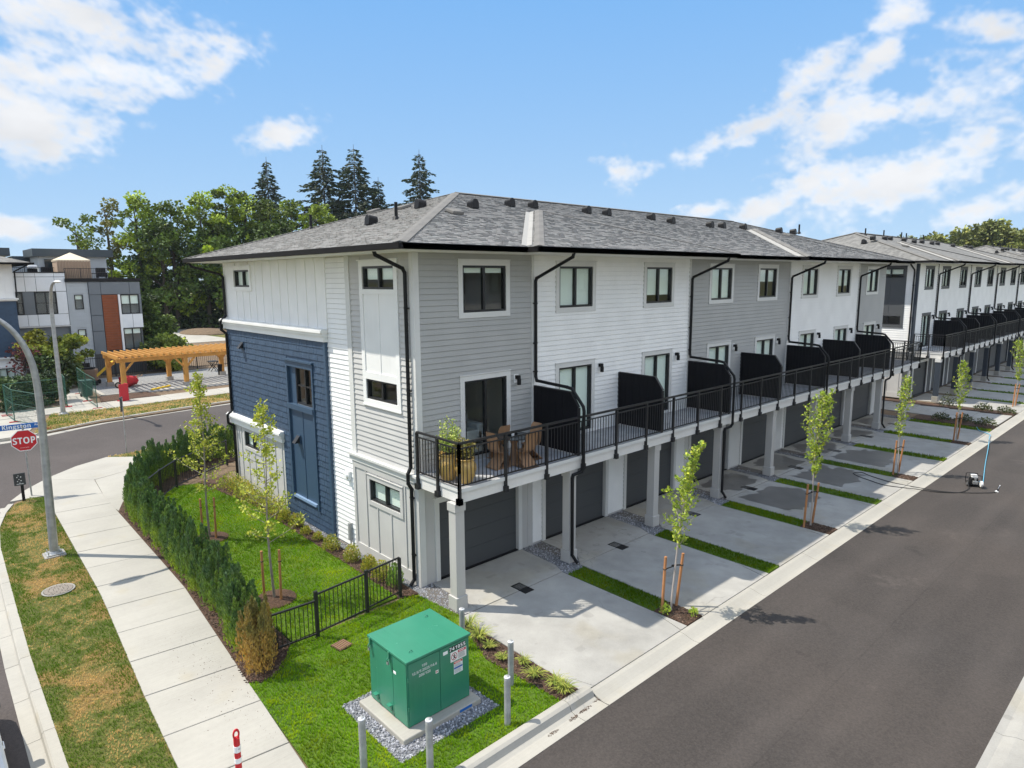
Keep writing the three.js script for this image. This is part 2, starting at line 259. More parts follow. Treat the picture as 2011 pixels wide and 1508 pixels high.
function panelWithHoles(p, u0, u1, v0, v1, th, holes) { // a wall sheet with openings, built as strips around them
  const us = [...new Set([u0, u1, ...holes.flatMap((h) => [h[0], h[1]])])].filter((u) => u >= u0 && u <= u1).sort((a, b) => a - b), out = [];
  const F = p === frontP ? frontF : endF;
  for (let i = 0; i + 1 < us.length; i++) {
    const m = (us[i] + us[i + 1]) / 2, hs = holes.filter((h) => h[0] < m && h[1] > m).sort((a, b) => a[2] - b[2]); let y = v0;
    for (const h of hs) { if (h[2] > y) out.push(F(us[i], us[i + 1], y, h[2], -th, 0)); y = h[3]; }
    if (y < v1) out.push(F(us[i], us[i + 1], y, v1, -th, 0));
  }
  return out;
}
// a window or patio door: trim boards, black frame, panes, blind behind
function windowUnit(parent, F, u0, u1, v0, v1, o = {}) {
  const w = G(o.door ? 'patio_door' : 'window', parent, o.label), t = o.trim ?? .14, f = .055, d0 = .0, tp = o.proud ?? .04;
  if (t) P('trim', w, [F(u0 - t, u1 + t, v1, v1 + t, d0, tp), ...(o.door ? [] : [F(u0 - t, u1 + t, v0 - t, v0, d0, tp)]), F(u0 - t, u0, v0, v1, d0, tp), F(u1, u1 + t, v0, v1, d0, tp), F(u0 - t - .02, u1 + t + .02, v1 + t, v1 + t + .02, d0, tp + .02)], o.trimMat || M.trimG);
  const fr = [F(u0, u1, v1 - f, v1, -.1, .012), F(u0, u1, v0, v0 + f, -.1, .012), F(u0, u0 + f, v0 + f, v1 - f, -.1, .012), F(u1 - f, u1, v0 + f, v1 - f, -.1, .012)];
  const m = (u0 + u1) / 2, xs = o.single ? [[u0 + f, u1 - f]] : [[u0 + f, m - .035], [m + .035, u1 - f]];
  if (!o.single) fr.push(F(m - .035, m + .035, v0 + f, v1 - f, -.09, .002));
  if (o.cross) { const c = v0 + (v1 - v0) * .5; fr.push(...xs.map(([a, b]) => F(a, b, c - .025, c + .025, -.08, -.01))); }
  P('frame', w, fr, M.frame);
  xs.forEach(([a, b], i) => { const d = -.05 - i * .012 + (F.dz || 0), p = F === endF ? endP : frontP; P('pane', w, faces([[p(a, v0 + f, d), p(b, v0 + f, d), p(b, v1 - f, d), p(a, v1 - f, d)]]), M.pane); });
  if (o.blind !== 0) { const k = v1 - f - (v1 - v0 - 2 * f) * (o.blind ?? 1); xs.forEach(([a, b]) => P('blind', w, F(a + .01, b - .01, Math.max(k, v0 + f + .01), v1 - f - .005, -.098, -.094), o.blindMat || M.blind)); }
  return w;
}
// one roof plane of overlapping shingle tabs; poly in plan [[x,z]], height function, unit downhill direction in plan
function clip(poly, inside, cross) { const out = []; for (let i = 0; i < poly.length; i++) { const a = poly[i], b = poly[(i + 1) % poly.length], ia = inside(a), ib = inside(b); if (ia) out.push(a); if (ia !== ib) out.push(cross(a, b)); } return out; }
function clipConvex(sub, poly) {
  let area = 0; for (let i = 0; i < poly.length; i++) { const a = poly[i], b = poly[(i + 1) % poly.length]; area += a[0] * b[1] - b[0] * a[1]; } const s = Math.sign(area);
  for (let i = 0; i < poly.length && sub.length; i++) { const a = poly[i], b = poly[(i + 1) % poly.length], f = (p) => s * ((b[0] - a[0]) * (p[1] - a[1]) - (b[1] - a[1]) * (p[0] - a[0])); sub = clip(sub, (p) => f(p) >= 0, (p, q) => { const t = f(p) / (f(p) - f(q)); return [p[0] + t * (q[0] - p[0]), p[1] + t * (q[1] - p[1])]; }); }
  return sub;
}
function shingles(poly, hf, dx, dz, seed, e = .135, wT = .21) {
  const R = rng(seed), ax = -dz, az = dx, pos = [], col = []; // across direction
  const D = poly.map(([x, z]) => x * dx + z * dz), A = poly.map(([x, z]) => x * ax + z * az), d1 = Math.max(...D), d0 = Math.min(...D), a0 = Math.min(...A), a1 = Math.max(...A);
  const at = (a, d) => [a * ax + d * dx, a * az + d * dz];
  for (let d = d1, row = 0; d > d0; d -= e, row++) {
    let a = a0 - R() * wT; const rowTone = (R() - .5) * .012;
    while (a < a1) {
      const w = wT * (.75 + .5 * R()), q = clipConvex([at(a, d), at(a + w - .014, d), at(a + w - .014, d - e), at(a, d - e)], poly);
      a += w;
      if (q.length < 3) continue;
      const t = .33 + rowTone + .085 * (R() - .5), warm = 1 + .05 * (R() - .4), c = [t * warm, t * .975, t * .93], th = R() < .4 ? .026 : .016;
      const lift = (p) => { const k = (p[0] * dx + p[1] * dz - (d - e)) / e; return [p[0], hf(p[0], p[1]) + .004 + th * k, p[1]]; }, base = (p) => [p[0], hf(p[0], p[1]), p[1]];
      const top = q.map(lift); for (let i = 1; i + 1 < top.length; i++) { pos.push(...top[0], ...top[i], ...top[i + 1]); for (let k = 0; k < 3; k++) col.push(...c); }
      const butt = q.filter((p) => Math.abs(p[0] * dx + p[1] * dz - d) < 1e-4);
      if (butt.length === 2) { const [m, n] = butt; pos.push(...lift(m), ...lift(n), ...base(n), ...lift(m), ...base(n), ...base(m)); for (let k = 0; k < 6; k++) col.push(...c); }
    }
  }
  const g = new THREE.BufferGeometry(); g.setAttribute('position', new THREE.BufferAttribute(new Float32Array(pos), 3)); g.setAttribute('color', new THREE.BufferAttribute(new Float32Array(col), 3)); g.computeVertexNormals(); return g;
}
// a folded strip over a hip or ridge (bend > 0) or in a valley (bend < 0)
function ribbon(a, b, w, th, up = 0, bend = .2) {
  const dx = b[0] - a[0], dz = b[2] - a[2], L = Math.hypot(dx, dz), sx = -dz / L * w / 2, sz = dx / L * w / 2, dr = bend * w / 2;
  const q = (p, s, o) => [p[0] + s * sx, p[1] + up - Math.abs(s) * dr + o, p[2] + s * sz], f = [];
  for (const o of [0, -th]) f.push([q(a, -1, o), q(a, 0, o), q(b, 0, o), q(b, -1, o)], [q(a, 0, o), q(a, 1, o), q(b, 1, o), q(b, 0, o)]);
  for (const s of [-1, 1]) f.push([q(a, s, 0), q(b, s, 0), q(b, s, -th), q(a, s, -th)]);
  for (const p of [a, b]) f.push([q(p, -1, 0), q(p, 0, 0), q(p, 0, -th), q(p, -1, -th)], [q(p, 0, 0), q(p, 1, 0), q(p, 1, -th), q(p, 0, -th)]);
  return faces(f);
}
const SLOPE = .314, EAVE = 8.47, DEP = 12.14;

// hipped roof with projecting bays over the wide sections
function roofOn(row, len, bays, near, o = {}) {
  const oL = 1.0, x0 = -oL, x1 = len + oL, z1 = 1.0, z0 = -DEP - 1.0, half = (z1 - z0) / 2, zr = (z0 + z1) / 2, yr = EAVE + half * SLOPE, xa = x0 + half, xb = x1 - half, E_ = EAVE;
  const roof = G('roof', row);
  const main = [[[x0, z1], [x1, z1], [xb, zr], [xa, zr]], (x, z) => E_ + (z1 - z) * SLOPE, 0, 1];
  const left = [[[x0, z0], [x0, z1], [xa, zr]], (x, z) => E_ + (x - x0) * SLOPE, -1, 0];
  const right = [[[x1, z1], [x1, z0], [xb, zr]], (x, z) => E_ + (x1 - x) * SLOPE, 1, 0];
  const back = [[[x1, z0], [x0, z0], [xa, zr], [xb, zr]], (x, z) => E_ + (z - z0) * SLOPE, 0, -1];
  const planes = [main, left, right, back], caps = [], flash = [], bay = [];
  for (const [bl, br] of bays) {
    const zb = 1.45, xm = (bl + br) / 2, hw = (br - bl) / 2, za = zb - hw, zc = z1 - hw, ya = E_ + hw * SLOPE;
    bay.push([[[bl, zb], [br, zb], [xm, za]], (x, z) => E_ + (zb - z) * SLOPE + .006, 0, 1], [[[bl, z1], [bl, zb], [xm, za], [xm, zc]], (x, z) => E_ + (x - bl) * SLOPE + .006, -1, 0], [[[br, zb], [br, z1], [xm, zc], [xm, za]], (x, z) => E_ + (br - x) * SLOPE + .006, 1, 0]);
    flash.push(ribbon([bl, E_, z1], [xm - .3, ya - .3 * SLOPE, zc + .3], .26, .012, .035, -.2), ribbon([br, E_, z1], [xm + .3, ya - .3 * SLOPE, zc + .3], .26, .012, .035, -.2));
    caps.push(ribbon([bl, E_, zb], [xm, ya, za], .26, .014, .04, .22), ribbon([br, E_, zb], [xm, ya, za], .26, .014, .04, .22));
  }
  caps.push(ribbon([x0, E_, z1], [xa, yr, zr], .3, .014, .045, .22), ribbon([x0, E_, z0], [xa, yr, zr], .3, .014, .04, .22), ribbon([x1, E_, z1], [xb, yr, zr], .3, .014, .045, .22), ribbon([x1, E_, z0], [xb, yr, zr], .3, .014, .045, .22), ribbon([xa, yr, zr], [xb, yr, zr], .32, .014, .06, .3));
  const base = [...planes, ...bay].map(([poly, hf]) => faces([poly.map(([x, z]) => [x, hf(x, z) - .012, z])]));
  P('roof_deck', roof, base, M.roofBase);
  if (near) { const g = [main, left, ...bay, right].map(([poly, hf, dx, dz], i) => shingles(poly, hf, dx, dz, 40 + i)); tag(P('shingles', roof, g, M.shingle), null, null, null, 'stuff'); }
  P('hip_caps', roof, caps, M.roofCap); for (const q of flash) P('valley_flashing', roof, q, M.flash);
  // soffit, eaves gutters
  const segs = []; let x = x0; for (const [bl, br] of bays) { segs.push([x, bl, z1], [bl, br, 1.45]); x = br; } segs.push([x, x1, z1]);
  P('soffit', roof, [B(x0 + .02, x1 - .02, 8.325, 8.34, 0, z1 - .02), ...bays.map(([a, b]) => B(a, b, 8.327, 8.338, z1 - .02, 1.43)), B(x0 + .02, 0, 8.326, 8.341, z0 + .02, 0), B(len, x1 - .02, 8.326, 8.341, z0 + .02, 0), B(0, len, 8.3265, 8.3405, z0 + .02, -DEP)], M.soffit);
  const gut = (a, b, z) => { const s = new THREE.Shape(); s.moveTo(0, 0); s.lineTo(.085, 0); s.lineTo(.12, .06); s.lineTo(.125, .125); s.lineTo(0, .125); return new THREE.ExtrudeGeometry(s, { depth: b - a, bevelEnabled: false }).rotateY(Math.PI / 2).scale(1, 1, -1).translate(a, 8.345, z); };
  for (const [a, b, z] of segs) { P('gutter', roof, gut(a, b, z - .02), M.gutter); }
  P('fascia_board', roof, [...segs.map(([a, b, z]) => B(a, b, 8.345, 8.47, z - .05, z - .022)), ...segs.slice(0, -1).map(([, b]) => B(b - .06, b + .06, 8.345, 8.47, z1, 1.44))], M.gutter);
  P('gutter', roof, [B(x0 - .1, x0 + .02, 8.345, 8.47, z0, z1 + .1)], M.gutter); P('gutter', roof, [B(x1 - .02, x1 + .1, 8.345, 8.47, z0, z1)], M.gutter); P('gutter', roof, [B(x0, x1, 8.345, 8.47, z0 - .1, z0 + .02)], M.gutter);
  // roof furniture
  const hood = (px, pz, tilt, yaw) => { const v = G('roof_vent', roof), hgt = tilt === 'x' ? E_ + (px - x0) * SLOPE : E_ + (z1 - pz) * SLOPE; v.position.set(px, hgt, pz); v.rotation.y = yaw; v.scale.setScalar(.8); const s = new THREE.Shape(); s.moveTo(-.15, 0); s.lineTo(-.15, .18); s.absarc(0, .2, .15, Math.PI, 0, true); s.lineTo(.15, 0); P('hood', v, new THREE.ExtrudeGeometry(s, { depth: .36, bevelEnabled: true, bevelSize: .012, bevelThickness: .012, bevelSegments: 1 }).rotateX(-.12).translate(0, -.05, -.12), M.black); P('flange', v, B(-.24, .24, 0, .012, -.3, .2).rotateX(.3), M.blackM); };
  for (const [px, pz] of o.vents || []) hood(px, pz, 'z', 0); for (const [px, pz] of o.ventsEnd || []) hood(px, pz, 'x', -Math.PI / 2);
  for (const [px, pz, e] of o.flat || []) { const y = e ? E_ + (px - x0) * SLOPE : E_ + (z1 - pz) * SLOPE; P('low_vent', roof, [RB(-.2, .2, .02, .12, -.2, .2, .03).rotateX(e ? 0 : .3).rotateZ(e ? .3 : 0).translate(px, y, pz)], M.roofCap); }
  for (const [px, pz, e] of o.pipes || []) { const y = e ? E_ + (px - x0) * SLOPE : E_ + (z1 - pz) * SLOPE; P('vent_pipe', roof, [CY(.05, .05, .55, px, y - .05, pz, 10), CY(.13, .06, .12, px, y - .02, pz, 10)], M.black); }
  return roof;
}
// balcony rail between a and b with posts; nearest balusters are single parts
function railing(parent, a, b, y, posts, single) {
  const r = G('railing', parent), L = Math.hypot(b[0] - a[0], b[1] - a[1]), ux = (b[0] - a[0]) / L, uz = (b[1] - a[1]) / L, at = (t) => [a[0] + ux * t, a[1] + uz * t];
  P('handrail', r, bar([a[0], y + 1.07, a[1]], [b[0], y + 1.07, b[1]], .055, .045), M.blackM);
  P('rail', r, bar([a[0], y + .95, a[1]], [b[0], y + .95, b[1]], .03, .03), M.blackM); P('rail', r, bar([a[0], y + .08, a[1]], [b[0], y + .08, b[1]], .03, .03), M.blackM);
  const n = Math.round(L / posts); for (let i = 0; i <= n; i++) { const [x, z] = at(L * i / n); P('post', r, [B(x - .032, x + .032, y - .3, y + 1.06, z - .032, z + .032), B(x - .055, x + .055, y - .36, y - .22, z - .06 - .02, z + .06)], M.blackM); }
  const k = Math.round(L / .115), rest = []; const g0 = fin(B(-.008, .008, y + .09, y + .945, -.008, .008));
  for (let i = 1; i < k; i++) { const t = L * i / k, [x, z] = at(t); if (Math.abs(t / (L / n) - Math.round(t / (L / n))) * (L / n) < .045) continue; if (single && x < single) { const m = new THREE.Mesh(g0, M.blackM); m.name = 'baluster'; m.position.set(x, 0, z); m.castShadow = true; r.add(m); } else rest.push(g0.clone().translate(x, 0, z)); }
  if (rest.length) tag(P('balusters', r, rest, M.blackM), null, null, null, 'stuff');
  return r;
}
const U = 3.92, OFF = [2.19, 1.8, 2.05, 2.15, 1.9, 2.05, 2.0, 1.9];
function screenPart() { // privacy screen of tall boards with a sloped front corner, standing at x = 0
  const s = new THREE.Group(); s.name = 'privacy_screen'; const n = 12, z0 = .06, z1 = 1.68, w = (z1 - z0) / n, top = (z) => (z < 1.42 ? 1.7 - z * .01 : 1.686 - (z - 1.42) * 1.35);
  for (let i = 0; i < n; i++) { const a = z0 + i * w + .004, b = a + w - .008, y0 = 3.03, t0 = 3.0 + top(a), t1 = 3.0 + top(b), X = .03 + (i % 2) * .004; P('board', s, faces([[[-X, y0, a], [-X, y0, b], [-X, t1, b], [-X, t0, a]], [[X, y0, a], [X, y0, b], [X, t1, b], [X, t0, a]], [[-X, t0, a], [-X, t1, b], [X, t1, b], [X, t0, a]], [[-X, y0, a], [-X, t0, a], [X, t0, a], [X, y0, a]], [[-X, y0, b], [-X, t1, b], [X, t1, b], [X, y0, b]]]), M.screen); }
  P('cap', s, [bar([0, 4.71, .03], [0, 4.695, 1.43], .08, .02), bar([0, 4.695, 1.43], [0, 4.32, 1.71], .08, .02)], M.blackM);
  P('post', s, B(-.04, .04, 3.0, 4.7, .01, .055), M.blackM); P('post', s, B(-.04, .04, 3.0, 4.3, 1.685, 1.725), M.blackM);
  return s;
}
const screen0 = screenPart();
function buildRow(o) {
  const len = o.units * U, row = T('townhouse_row', o.label, 'townhouse row', o.pos || [0, 0, 0], 0, 'rows of townhouses along the lane');
  const near = o.near, secs = o.sections;
  const winOpen = [], n = o.units;
  for (let k = 0; k < n; k++) { const c = k * U + OFF[k % 8]; winOpen.push([c - .73, c + .73, 6.85, 8.03, 'w'], [c - .73, c + .73, 3.08, 5.1, 'd']); }
  const gar = []; for (let k = 0; k < n; k++) gar.push([k * 3.87 + .56, k * 3.87 + 3.34, 0, 2.08]);
  const endWins = [[-11.09, -9.7, 7.46, 8.04], [-2.27, -.79, 7.45, 8.03], [-2.27, -.8, 4.56, 5.1], [-6.6, -5.38, 3.84, 5.02], [-11.15, -9.8, 1.63, 2.2], [-2.3, -.81, 1.72, 2.33]];
  // shell
  for (const s of secs) P('wall', row, panelWithHoles(frontP, s.a, s.b, 2.62, 8.326, .15, winOpen.filter((h) => h[0] >= s.a - .1 && h[1] <= s.b + .1)), s.mat);
  P('garage_wall', row, panelWithHoles(frontP, 0, len, -.05, 2.62, .15, gar), o.garWall);
  P('end_wall', row, panelWithHoles(endP, -DEP, -.15, -.05, 8.326, .15, o.plainEnd ? [] : endWins), o.endCore);
  P('rear_wall', row, [B(0, len, -.05, 8.326, -DEP, -DEP + .15)], M.white); P('end_wall', row, [B(len - .15, len, -.05, 8.326, -DEP + .15, -.15)], M.white);
  P('inner_wall', row, [B(.2, len - .2, 0, 8.3, -5.2, -5.05), ...Array.from({ length: n - 1 }, (_, k) => B((k + 1) * U - .07, (k + 1) * U + .07, 0, 8.3, -5.05, -.16))], M.room);
  P('floor', row, [B(.16, len - .16, 2.74, 2.98, -DEP + .2, -.16), B(.16, len - .16, 5.6, 5.8, -DEP + .2, -.16), B(.16, len - .16, 8.15, 8.3, -DEP + .2, -.16)], M.room);
  // cladding of the long face
  secs.forEach((s, i) => {
    const holes = winOpen; boards(row, frontP, s.a + (i ? .0 : .13), s.b - (i === secs.length - 1 ? .1 : 0), 2.98, 8.32, .14, holes, s.mat, near && i < 2);
    if (i) P('corner_board', row, [frontF(s.a - .045, s.a + .045, 2.98, 8.32, .001, .034)], o.boardMat || M.trimG);
    if (near) { const gh = gar.map((g) => [g[0] - .14, g[1] + .14, 0, 2.2]); if (s.gLap) boards(row, frontP, s.a, s.b, .05, 2.58, .14, gh, s.gLap, false, 'siding_row'); else { const ba = []; for (let u = s.a + .12; u < s.b; u += .4) if (!gh.some((h) => u > h[0] - .03 && u < h[1] + .03)) ba.push(frontF(u, u + .045, .05, 2.58, 0, .02)); if (ba.length) ba.forEach((b) => P('batten', row, b, s.gMat)); } }
  });
  P('corner_board', row, [frontF(0, .13, -.04, 8.32, .001, .034), endF(-.13, 0.034, -.04, 8.32, .001, .034)], o.cornerMat || M.trimG);
  // windows, doors, lamps
  winOpen.forEach((h, i) => {
    const k = Math.floor(i / 2);
    if (h[4] === 'w') windowUnit(row, frontF, h[0], h[1], h[2], h[3], { trimMat: o.trimMat, blind: near && k === 0 ? .12 : [1, 1, .8, 1, .45, 1, .7, 1][k % 8] });
    else { windowUnit(row, frontF, h[0], h[1], h[2], h[3], { door: true, trimMat: o.trimMat, blind: near && k === 0 ? 0 : 1 }); const lampG = G('wall_lamp', row), x = h[1] + .36; P('back_plate', lampG, frontF(x - .08, x + .08, 4.87, 5.1, 0, .03), M.whiteP); P('lamp_body', lampG, [frontF(x - .045, x + .045, 4.98, 5.08, .03, .16), frontF(x - .04, x + .04, 4.82, 4.99, .1, .18)], M.black); }
  });
  // garage doors of four sections
  gar.forEach((h) => {
    const g = G('garage_door', row); for (let i = 0; i < 4; i++) P('door_panel', g, frontF(h[0] + .002, h[1] - .002, h[3] * i / 4 + .004, h[3] * (i + 1) / 4 - .003, -.13, -.085), o.doorMat || M.garage);
    P('trim', g, [frontF(h[0] - .13, h[0], 0, h[3], .001, .045), frontF(h[1], h[1] + .13, 0, h[3], .001, .045), frontF(h[0] - .13, h[1] + .13, h[3], h[3] + .13, .001, .045), frontF(h[0] - .16, h[1] + .16, h[3] + .13, h[3] + .16, .001, .07)], o.jambMat || M.trimG);
    P('threshold', g, frontF(h[0], h[1], -.01, .012, -.12, .01), M.black);
  });
  // deck, fascia, beam, columns
  const dx1 = len + (o.deckMore ?? 1.0), deck = G('deck', row);
  P('deck_floor', deck, B(-.06, dx1, 2.93, 2.985, .045, 1.72), M.deck); P('fascia', deck, [B(-.06, dx1, 2.64, 2.928, 1.66, 1.70), B(-.06, -.02, 2.64, 2.928, .045, 1.658), B(dx1 - .04, dx1, 2.64, 2.928, .045, 1.658)], o.fasciaMat || M.fascia);
  P('edge_trim', deck, [B(-.085, dx1 + .02, 2.895, 2.99, 1.722, 1.745), B(-.085, -.062, 2.895, 2.99, .045, 1.722)], M.trimG); P('soffit', deck, B(-.02, dx1 - .04, 2.622, 2.64, .045, 1.658), M.soffit);
  for (let k = 0; k <= n; k++) { const x = -.15 + k * 3.87 + .13, c = G('column', row); P('shaft', c, RB(x - .13, x + .13, .34, 2.5, 1.37, 1.63, .008), o.colMat || M.colG); P('capital', c, RB(x - .155, x + .155, 2.42, 2.62, 1.345, 1.655, .006), o.capMat || M.colG); P('plinth', c, RB(x - .165, x + .165, 0, .34, 1.335, 1.665, .012), o.baseMat || M.colG); }
  railing(row, [-.1, 1.735], [dx1, 1.735], 2.98, 1.42, near ? 20 : 0); railing(row, [-.1, .1], [-.1, 1.735], 2.98, .85, near ? 20 : 0); railing(row, [dx1, .1], [dx1, 1.735], 2.98, .85, 0);
  // privacy screens and downspouts
  for (let k = 1; k < n; k++) { const s = screen0.clone(); s.position.x = k * U + (k % 2 ? .06 : -.03); row.add(s); }
  const dsx = o.downspouts || [U + .06, 3 * U + .05, 5 * U + .05, 7 * U + .05];
  dsx.forEach((x, i) => { const ze = o.eaveZ ? o.eaveZ[i] : 1.42; P('downspout', row, [...pipe([[x + .08, 8.36, ze], [x + .06, 8.24, ze - .03], [x, 7.7, .12], [x, 7.62, .085], [x, 4.98, .085], [x, 4.86, .12], [x + .03, 4.80, 1.25], [x + .05, 4.77, 1.41], [x + .06, 4.34, 1.8], [x + .06, 4.22, 1.83], [x + .06, 2.66, 1.83], [x + .04, 2.56, 1.78], [x - .2, 2.5, 1.7], [x - .22, 2.4, 1.69], [x - .22, .25, 1.7], [x - .14, .03, 1.82]], .045), ...[7, 5.9, 5.1].map((y) => frontF(x - .07, x + .07, y, y + .03, .03, .1))], M.black); });
  if (!o.plainEnd) endWall(row, o);
  roofOn(row, len, o.bays, near, o.roof);
  return row;
}
function endWall(row, o) {
  const c = o.end;
  const W = G('end_cladding', row);
  // board-and-batten storey
  P('wall_sheet', W, [...panelWithHoles(endP, -DEP, -4.3, 6.3, 8.32, .02, [[-11.09, -9.7, 7.46, 8.04]]).map((g) => g.translate(-.021, 0, 0))], c.top);
  for (const z of [-12.1, -9.27, -8.67, -8.0, -7.37, -6.79, -6.17, -5.53, -4.93, -4.33]) P('batten', W, endF(z - .025, z + .025, 6.3, 8.32, .021, .042), c.top);
  for (const z of [-11.0, -10.42, -9.85]) { P('batten', W, endF(z - .025, z + .025, 6.3, 7.3, .021, .042), c.top); P('batten', W, endF(z - .025, z + .025, 8.19, 8.32, .021, .042), c.top); }
  // cornices
  for (const [z0, z1, y0, y1] of [[-12.3, -4.32, 5.93, 6.3], [-12.3, -7.58, 2.38, 2.76]]) { const d = y1 - y0; P('cornice', W, [endF(z0 + .1, z1 - .04, y0, y0 + d * .45, .0215, .15), endF(z0 + .05, z1 - .02, y0 + d * .45, y0 + d * .7, .0215, .2), endF(z0, z1, y0 + d * .7, y0 + d * .9, .0215, .26), endF(z0 + .02, z1 - .01, y0 + d * .9, y1, .0215, .22)], o.end.cornice || M.trimW); }
  // blue shakes
  const holes = [[-7.07, -5.27, .62, 5.2]];
  P('shake_backing', W, [endF(-DEP, -7.6, 2.76, 5.93, .001, .06), endF(-7.6, -7.08, 0, 5.93, .001, .06), endF(-5.26, -4.5, 0, 5.93, .001, .06), endF(-7.08, -5.26, 0, .61, .001, .06), endF(-7.08, -5.26, 5.21, 5.93, .001, .06)], c.shake);
  if (o.near) {
    const R = rng(77), rest = []; let count = 0; const e = .19;
    for (let i = 0; i < 31; i++) {
      const v0 = .03 + i * e, v1 = v0 + e, start = v0 > 2.7 ? -DEP + .02 : -7.58; if (v0 > 5.85) break;
      let z = -4.52; while (z > start + .05) { const w = .12 + .16 * R(), a = Math.max(start, z - w), b = z - .009; z -= w; if (holes.some((h) => b > h[0] && a < h[1] && v1 > h[2] && v0 < h[3])) { const hh = holes[0]; if (a < hh[0] - .03 && b > hh[0]) push(a, hh[0] - .005); else if (b > hh[1] + .03 && a < hh[1]) push(hh[1] + .005, b); continue; } push(a, b); }
      function push(a, b) { const dd = .020 + .007 * R(), jit = (R() - .5) * .008, g = lap(endP, a, b, v0 + jit, Math.min(v1 + .02, 5.93), .064, .064 + dd, .0605); if (a > -6.9 - 2.2 && v0 < 6 && count < 298 && a > -6.3) { count++; P('shingle', W, g, c.shake); } else rest.push(g); }
    }
    tag(P('shingles', W, rest, c.shake), null, null, null, 'stuff');
  }
  P('corner_board', W, [endF(-4.5, -4.38, -.02, 5.93, .001, .11), endF(-7.66, -7.6, -.02, 2.4, .022, .075)], c.shakeT);
  // window with boarded panel under it
  P('window_surround', W, [endF(-7.08, -6.6, 3.7, 5.2, .001, .02), endF(-7.09, -7.0, .62, 5.2, .001, .12), endF(-5.34, -5.25, .62, 5.2, .001, .12), endF(-7.0, -5.34, 5.02, 5.2, .001, .12), endF(-7.14, -5.2, 5.2, 5.25, .001, .17), endF(-7.05, -5.3, 3.66, 3.82, .001, .15), endF(-5.38, -5.34, 3.82, 5.02, .001, .03)], c.shakeT);
  P('panel', W, [endF(-7.0, -6.2, .8, 3.66, .001, .05)], c.shakeT); P('panel', W, [endF(-6.16, -5.34, .8, 3.66, .001, .05)], c.shakeT); P('sill_bar', W, [endF(-7.0, -5.42, .72, .8, .001, .13)], c.sill || M.blueBar || M.trimG); P('panel_frame', W, [endF(-7.0, -5.34, .62, .72, .001, .06), endF(-6.2, -6.16, .8, 3.66, .001, .065)], c.shakeT);
  windowUnit(row, endF, -6.6, -5.38, 3.84, 5.02, { trim: 0, cross: true, blind: .0 });
  // white lap strip, corner strip, grey lap field
  boards(W, endP, -4.38, -3.17, .05, 8.3, .141, [], c.lapA, o.near);
  P('corner_board', W, [endF(-3.17, -2.95, 2.9, 8.32, .001, .045)], M.trimG);
  boards(W, endP, -2.95, -.13, 2.92, 8.3, .142, [[-2.41, -.64, 4.42, 8.17]], c.lapB, o.near);
  // tall white frame: window above, panels, window below
  const t = .045; P('tall_frame', W, [endF(-2.43, -2.27, 4.42, 8.17, .001, t), endF(-.79, -.63, 4.42, 8.17, .001, t), endF(-2.27, -.79, 8.03, 8.17, .001, t), endF(-2.27, -.79, 7.32, 7.45, .001, t), endF(-2.27, -.79, 5.1, 5.29, .001, t), endF(-2.27, -.79, 4.42, 4.56, .001, t), endF(-2.47, -.59, 8.17, 8.2, .001, t + .03), endF(-2.45, -.61, 4.38, 4.42, .001, t + .02)], c.tall);
  P('panel', W, [endF(-2.27, -1.55, 5.29, 7.32, .001, .022)], c.tall); P('panel', W, [endF(-1.51, -.79, 5.29, 7.32, .001, .022)], c.tall); P('batten', W, [endF(-1.55, -1.51, 5.29, 7.32, .001, .036)], c.tall);
  windowUnit(row, endF, -2.27, -.79, 7.45, 8.03, { trim: 0, blind: .6 }); windowUnit(row, endF, -2.27, -.8, 4.56, 5.1, { trim: 0, blind: 0 });
  windowUnit(row, endF, -11.09, -9.7, 7.46, 8.04, { trim: .13, trimMat: c.top, proud: .07, blind: 1 });
  // band and lower panel
  P('band', W, [endF(-3.3, .03, 2.7, 2.86, .0225, .075), endF(-3.34, .05, 2.86, 2.92, .0225, .13)], M.trimG);
  P('lower_panel', W, panelWithHoles(endP, -3.15, -.05, -.02, 2.7, .02, [[-2.3, -.81, 1.72, 2.33]]).map((g) => g.translate(-.0215, 0, 0)), c.low);
  P('panel_frame', W, [endF(-3.17, -3.06, -.03, 2.7, .022, .05), endF(-.17, .034, -.03, 2.7, .036, .05), endF(-3.06, -.17, 2.52, 2.7, .022, .05), endF(-3.06, -.17, -.02, .3, .022, .05)], c.low);
  for (const z of [-2.52, -.6]) P('batten', W, endF(z - .025, z + .025, .3, 2.52, .022, .045), c.low); for (const z of [-1.95, -1.28]) { P('batten', W, endF(z - .025, z + .025, .3, 1.6, .022, .045), c.low); P('batten', W, endF(z - .02, z + .02, 2.45, 2.52, .022, .045), c.low); }
  windowUnit(row, endF, -2.3, -.81, 1.72, 2.33, { trim: .12, trimMat: c.low, proud: .055, blind: 1 });
  P('lower_panel', W, panelWithHoles(endP, -DEP, -7.66, -.02, 2.38, .02, [[-11.15, -9.8, 1.63, 2.2]]).map((g) => g.translate(-.0215, 0, 0)), c.low);
  for (const z of [-12.1, -11.5, -10.9, -10.3, -9.6, -9.1, -8.5, -7.95]) P('batten', W, endF(z - .025, z + .025, .1, z < -9.7 && z > -11.2 ? 1.5 : 2.38, .022, .045), c.low);
  windowUnit(row, endF, -11.15, -9.8, 1.63, 2.2, { trim: .12, trimMat: c.low, proud: .055, blind: 1 });
